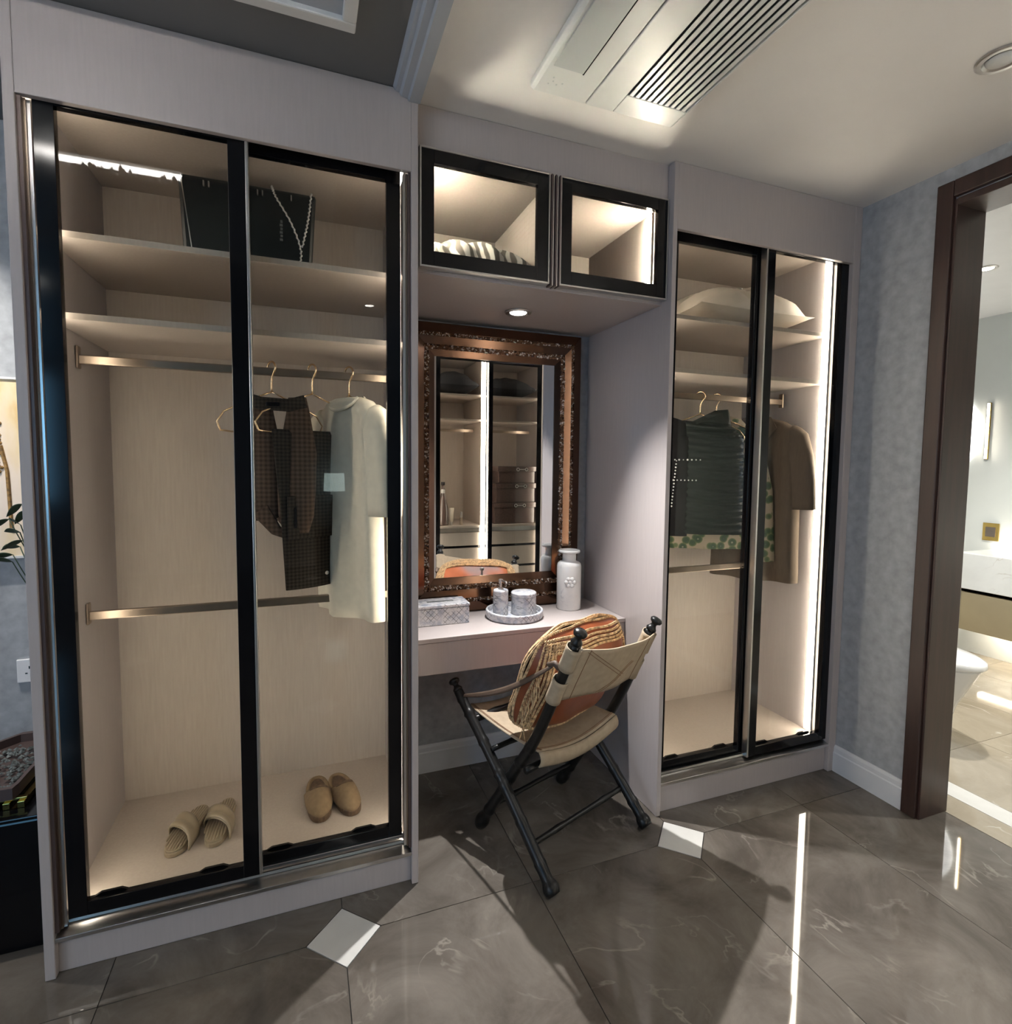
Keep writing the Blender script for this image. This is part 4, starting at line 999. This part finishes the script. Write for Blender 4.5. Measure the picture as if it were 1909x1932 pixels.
for k in range(9):
    h_ = .64 + .05 * k * .62 + .35; a = rl.uniform(2.2, 4.2); ln = rl.uniform(.05, .10)
    b0 = Vector((px_, py_, .78)); tip = Vector((px_ + math.cos(a) * ln, py_ + math.sin(a) * ln * .4, 1.13 + .022 * k))
    MB().tube(smooth_path([b0, Vector((px_ - .004, py_, .95 + .015 * k)), tip], 10), .0016, 6).build('stem', M['leaf'], pl, smooth=True)
    d = (tip - b0); dr_ = Vector((math.cos(a), math.sin(a) * .4, rl.uniform(-.5, .6))).normalized(); sd = Vector((0, 0, 1)).cross(dr_).normalized() * .6 + Vector((0, 0, .6))
    def lf(u, v): return tip + dr_ * (.052 * u) + sd.normalized() * (.012 * math.sin(math.pi * min(1, u * 1.02)) ** .8 * (2 * v - 1)) + Vector((0, 0, -.016 * u * u))
    MB().grid(lf, 8, 4).build('leaf', M['leaf'], pl, smooth=True, thick=.0012)
# ================================================================ bathroom beyond the doorway
fb = struct(box('floor_bathroom', 3.2, 5.7, -2.2, 1.8, -.06, -.004, M['grout'], None, 0), 'pale polished marble bathroom floor')
for i in range(4):
    for j in range(6):
        xa, ya = 3.46 + i * .56, -2.1 + j * .68
        MB().box(xa + .001, xa + .559, ya + .001, ya + .679, -.006, 0).build('tile', M['floorb'], fb, bevel=.0006)
MB().box(3.202, 3.345, -2.2, 1.69, -.006, .0).build('threshold_tile', M['floorb'], fb); MB().box(3.347, 3.458, -2.2, 1.69, -.006, .0005).build('border_strip', M['inlay'], fb)['label'] = 'white border strip'
struct(box('wall_bath_rear', 3.2, 5.7, 1.7, 1.8, 0, ZC, M['wallwhite'], None, 0), 'white tiled bathroom wall')
struct(box('wall_bath_far', 5.6, 5.75, -2.2, 1.7, 0, ZC, M['wallwhite'], None, 0), 'white tiled bathroom wall with vanity')
struct(box('wall_bath_front', 3.2, 5.7, -2.3, -2.2, 0, ZC, M['wallwhite'], None, 0), 'white bathroom wall')
struct(box('ceiling_bathroom', 3.2, 5.75, -2.3, 1.8, ZC, ZC + .08, M['white'], None, 0), 'white bathroom ceiling')
to = thing('toilet', (3.93, .35, 0), 'white toilet with closed lid seen through the doorway', 'toilet')
def egg(cx, yb, yf, hw, n=32):
    p = []
    for k in range(n):
        a = 2 * math.pi * k / n; y = math.sin(a); x = math.cos(a); cy = (yb + yf) / 2; hl = (yb - yf) / 2
        p.append((cx + hw * math.copysign(abs(x) ** (.75 if y > 0 else .95), x), cy + hl * y))
    return p
def loft(secs):
    m = MB(); n = len(secs[0][0]); v = []
    for o_, z in secs: v += [(x, y, z) for x, y in o_]
    k = len(secs)
    f = [(i * n + j, i * n + (j + 1) % n, (i + 1) * n + (j + 1) % n, (i + 1) * n + j) for i in range(k - 1) for j in range(n)] + [tuple(range(n))[::-1], tuple((k - 1) * n + j for j in range(n))]
    return m.add(v, f)
TX = 3.93
loft([(egg(TX, .65, .06, .115), .001), (egg(TX, .65, .05, .12), .05), (egg(TX, .65, .015, .14), .18), (egg(TX, .65, -.05, .168), .32), (egg(TX, .65, -.08, .183), .385), (egg(TX, .65, -.09, .185), .398)]).build('bowl', M['china'], to, smooth=True)
loft([(egg(TX, .50, -.097, .187), .402), (egg(TX, .50, -.103, .19), .41), (egg(TX, .50, -.101, .188), .432), (egg(TX, .48, -.075, .17), .445), (egg(TX, .40, .025, .1), .452)]).build('lid', M['china'], to, smooth=True)
MB().box(TX - .18, TX + .18, 0.51, .70, .402, .78).build('tank', M['china'], to, bevel=.02)
vc = thing('vanity_cabinet', (5.35, .2, .2), 'wall hung bathroom vanity with brass coloured drawer and white marble top', 'vanity')
VXF = 5.16
M['vantop'] = marble('white_marble_top', (.8, .8, .76), (.72, .72, .68), (.45, .38, .3), .1, 3, .5)
M['vandr'] = plain('brass_lacquer', (.42, .34, .2), .3, .4, .08, 3)
MB().box(VXF, 5.598, -.9, .735, .575, .835).build('countertop', M['vantop'], vc, bevel=.004)
MB().box(VXF + .03, 5.598, -.88, .71, .27, .574).build('cabinet_body', M['vandr'], vc)
for ya, yb in ((.14, .695), (-.43, .13), (-.87, -.44)): MB().box(VXF + .01, VXF + .03, ya, yb, .275, .55).build('drawer_front', M['vandr'], vc, bevel=.003)
MB().box(VXF + .03, VXF + .04, -.88, .71, .551, .573).build('finger_groove', M['black'], vc)
MB().box(5.45, 5.5, -.85, .70, .255, .269).build('under_light', M['led'], vc)
MB().box(5.55, 5.598, -.85, .70, .84, .855).build('backsplash_light', M['led'], vc)
sw = thing('switch_plate', (5.59, .5, 1.0), 'square brass switch plate on the white bathroom wall', 'switch')
yy = .762; MB().box(5.588, 5.599, yy - .055, yy + .05, .895, 1.03).build('plate', M['brass'], sw, bevel=.003); MB().box(5.584, 5.588, yy - .035, yy + .03, .925, 1.0).build('rocker', M['bronze'], sw, bevel=.002)
bm = thing('round_mirror', (5.58, 1.2, 1.4), 'round bathroom mirror with a glowing rim', 'mirror')
ax = Matrix(((0, 0, -1), (0, 1, 0), (1, 0, 0)))
MB().lathe([(.005, 0), (.31, 0), (.31, .018), (.005, .018)], 5.598, 1.2, 48, ax, 1.726).build('mirror_glass', M['mirror'], bm)
MB().lathe([(.31, .002), (.334, .002), (.334, .018), (.31, .018)], 5.598, 1.2, 48, ax, 1.726).build('light_rim', M['glow'], bm)
bl = thing('wall_light', (5.57, .82, 1.515), 'slim vertical light bar on the bathroom wall', 'wall light')
MB().box(5.58, 5.598, .81, .83, 1.515, 1.945).build('bar_base', M['brass'], bl); MB().box(5.57, 5.58, .816, .824, 1.52, 1.94).build('bar_diffuser', M['led'], bl)
downlight(4.40, .26, ZC, .055, BATH_P, 'bathroom ceiling downlight nearest the toilet', 125, .9, (1, .98, .93), .04)
downlight(4.45, -1.1, ZC, .055, BATH_P, 'bathroom ceiling downlight further from the toilet', 125, .9, (1, .98, .93), .04)
# ================================================================ wardrobe on the opposite side (seen in the mirror)
ow = thing('wardrobe', (2.35, -2.15, 0), 'opposite wardrobe with drawers, seen reflected in the bronze framed mirror', 'wardrobe', 'built in glass door wardrobes')
OX0, OX1, OF, OB = 1.78, 2.90, -1.80, -2.555
for a, b2 in ((OX0, OX0 + .025), (OX1 - .025, OX1)): MB().box(a, b2, OB, OF, .001, 2.46).build('side_panel', M['lam'], ow)
MB().box(2.275, 2.293, OB + .02, OF - .1, .13, 2.44).build('partition', M['lam_in'], ow)
a, b2 = OX0 + .025, OX1 - .025
MB().box(a, b2, OB, OB + .018, .1, 2.44).build('back_panel', M['lam_in'], ow); MB().box(a, b2, OB + .02, OF - .1, 2.425, 2.443).build('top_board', M['lam_in'], ow)
MB().box(a, b2, OB + .02, OF - .1, .11, .128).build('bottom_board', M['lam_in'], ow)
MB().box(a, b2, OF - .02, OF - .002, 2.40, 2.46).build('fascia', M['lam'], ow); MB().box(a, b2, OF - .03, OF - .012, .001, .12).build('plinth', M['lam'], ow)
for x0, x1 in ((a + .001, 2.274), (2.294, b2 - .001)):
    for z in (2.088, 1.858): MB().box(x0, x1, OB + .02, OF - .11, z - .018, z).build('shelf', M['lam_in'], ow)
    MB().box(x0, x1, OB + .02, OF - .11, .835, .855).build('counter_board', M['lam_in'], ow)
    r_ = MB().box(x0 + .004, x1 - .004, -2.19, -2.172, 1.752, 1.778).build('hanging_rod', M['bronze'], ow)
    MB().box(x0, x1, OF - .126, OF - .112, .795, .834).build('drawer_rail', M['steel'], ow)
    for z0, z1 in ((.665, .79), (.46, .64), (.25, .435)):
        d = MB().box(x0 + .002, x1 - .002, OF - .14, OF - .118, z0, z1).build('drawer', M['lam_in'], ow)
        MB().box(x0 + .002, x1 - .002, OF - .15, OF - .135, z0 - .024, z0 - .001).build('drawer_gap', M['black'], d)
def olds(x, face):
    a_, b_ = sorted((x, x + face * .010)); MB().box(a_, b_, OF - .108, OF - .092, .16, 2.42).build('led_diffuser', M['led2'], ow)
MB().box(OX0 + .06, OX1 - .06, OF - .16, OF - .10, 2.4435, 2.452).build('added_ceiling_fill', emis('ceiling_fill_glow', (1, .98, .96), CEIL_FILL_E), ow)  # unseen uplight strip added to brighten the dressing area ceiling
olds(2.2748, -1); olds(2.2932, 1); olds(OX0 + .0252, 1); olds(OX1 - .0252, -1)
def odoor(x0, x1, y0, y1):
    m = MB(); b_ = .04; z0, z1 = .14, 2.42
    m.box(x0, x0 + b_, y0, y1, z0, z1).box(x1 - b_, x1, y0, y1, z0, z1).box(x0 + b_, x1 - b_, y0, y1, z0, z0 + .04).box(x0 + b_, x1 - b_, y0, y1, z1 - .04, z1)
    d = m.build('sliding_door', M['black'], ow); MB().box(x0 + b_ - .003, x1 - b_ + .003, (y0 + y1) / 2 - .002, (y0 + y1) / 2 + .002, z0 + .037, z1 - .037).build('glass_pane', M['glass'], d)
odoor(OX0 + .03, 2.352, OF - .048, OF - .024); odoor(2.312, OX1 - .03, OF - .09, OF - .066)
struct(box('trim_4', OX1 + .001, XR - .001, OB, OF - .001, .001, ZC - .001, M['wallpaper'], None, 0), 'filler beside the opposite wardrobe')
pillow('pillow', 'black pillow on the left shelf of the opposite wardrobe', 1.82, 2.255, -2.40, -1.93, 2.089, .24, M['blackcloth'], .003, 21)
pillow('pillow', 'black pillow on the right shelf of the opposite wardrobe', 2.32, 2.855, -2.40, -1.93, 2.089, .21, M['blackcloth'], .003, 22)
for k, (x0, x1, z0, z1, lab) in enumerate(((2.415, 2.862, .8555, 1.065, 'lowest and largest'), (2.43, 2.862, 1.066, 1.255, 'middle'), (2.455, 2.86, 1.256, 1.42, 'topmost'))):
    o = thing('storage_box', ((x0 + x1) / 2, -2.15, z0), 'dark brown storage box with metal clasp, %s of the stack' % lab, 'box', 'stacked brown boxes')
    MB().box(x0 + .012, x1 - .012, -2.34, -1.965, z0 + .0005, z1 - .05).build('box_body', M['brownbox'], o, bevel=.004)
    MB().box(x0, x1, -2.352, -1.953, z1 - .05, z1 - .0008).build('box_lid', M['brownbox'], o, bevel=.004)
    m = MB(); xc = (x0 + x1) / 2 + .05
    for q in (-.045, .045): m.add(*(lambda mm: (mm.v, mm.f))(MB().tube([(xc + q + .014 * math.cos(t), -1.949, z1 - .03 + .014 * math.sin(t)) for t in [2 * math.pi * i / 14 for i in range(15)]], .003, 6, False)))
    m.tube([(xc - .03, -1.949, z1 - .03), (xc + .03, -1.949, z1 - .03)], .003, 6); m.build('clasp', M['steel'], o)
bt = thing('liquor_bottle', (1.925, -2.02, .856), 'dark brown bottle with white ribbon on the opposite counter', 'bottle')
MB().lathe([(.004, 0), (.05, 0), (.052, .01), (.05, .16), (.03, .26), (.016, .32), (.015, .38), (.004, .381)], 1.925, -2.02, 24, None, .856).build('bottle_body', M['brownbox'], bt, smooth=True)
MB().lathe([(.018, .30), (.022, .31), (.022, .335), (.016, .34)], 1.925, -2.02, 20, None, .856).build('ribbon', M['china'], bt); MB().lathe([(.003, .381), (.019, .381), (.019, .41), (.003, .411)], 1.925, -2.02, 16, None, .856).build('cap', M['black'], bt)
tu = thing('cream_tube', (2.005, -2.0, .856), 'pale pink cosmetic tube on the opposite counter', 'tube')
MB().lathe([(.003, 0), (.012, 0), (.012, .03), (.003, .031)], 2.005, -2.0, 16, None, .856).build('tube_cap', M['steel'], tu); loft([([(2.005 + .018 * math.cos(t), -2.0 + .018 * math.sin(t)) for t in [2 * math.pi * i / 16 for i in range(16)]], .887), ([(2.005 + .026 * math.cos(t), -2.0 + .004 * math.sin(t)) for t in [2 * math.pi * i / 16 for i in range(16)]], 1.02)]).build('tube_body', M['pillow'], tu, smooth=True)
ls = thing('lipstick', (2.10, -2.0, .856), 'slim bronze lipstick case on the opposite counter', 'lipstick')
MB().lathe([(.003, 0), (.014, 0), (.014, .07), (.011, .071), (.003, .071)], 2.10, -2.0, 16, None, .856).build('case', M['bronze'], ls); MB().lathe([(.003, .071), (.011, .071), (.011, .125), (.003, .126)], 2.10, -2.0, 16, None, .856).build('cap', M['steel'], ls)
# ================================================================ bedroom behind the camera
win = struct(box('window_1', -3.205, -3.19, -4.3, -1.6, .5, 2.3, M['white'], None, .004), 'bedroom window')
M['daylight'] = emis('daylit_pane', (.62, .78, 1.0), WINDOW_E)
for k in range(3):
    ya = -4.25 + k * .89; MB().box(-3.189, -3.186, ya, ya + .84, .55, 2.25).build('pane', M['daylight'], win)
win2 = struct(box('window_2', -2.98, -2.04, -6.0, -5.985, .92, 2.45, M['white'], None, .004), 'blue lit bedroom window')
M['bluepane'] = emis('blue_daylit_pane', (.25, .62, 1.0), WIN2_E)
for k in range(2): MB().box(-2.95 + k * .44, -2.53 + k * .44, -5.984, -5.981, .96, 2.41).build('pane', M['bluepane'], win2)
ns = thing('nightstand', (1.08, -5.75, 0), 'bedroom nightstand behind the viewer', 'nightstand')
MB().box(.82, 1.34, -5.98, -5.55, .05, .55).build('body', M['wood'], ns, bevel=.004); MB().box(.84, 1.32, -5.55, -5.535, .1, .3).build('drawer', M['wood'], ns, bevel=.003); MB().box(.84, 1.32, -5.55, -5.535, .32, .52).build('drawer', M['wood'], ns, bevel=.003)
for xa in (.84, 1.30): MB().box(xa, xa + .03, -5.96, -5.93, .0, .05).build('leg', M['wood'], ns); MB().box(xa, xa + .03, -5.6, -5.57, .0, .05).build('leg', M['wood'], ns)
tl = thing('table_lamp', (1.08, -5.75, .551), 'table lamp with pale drum shade on the nightstand', 'lamp')
MB().lathe([(.004, 0), (.08, 0), (.08, .015), (.03, .03), (.05, .2), (.06, .32), (.02, .42), (.012, .5), (.004, .5)], 1.08, -5.75, 24, None, .551).build('lamp_base', M['black'], tl, smooth=True)
M['shade'] = emis('lamp_shade', (.8, 1.0, .95), 3.0, False)
MB().lathe([(.135, .5), (.14, .5), (.13, .74), (.125, .74)], 1.08, -5.75, 32, None, .551).build('lamp_shade', M['shade'], tl, smooth=False)
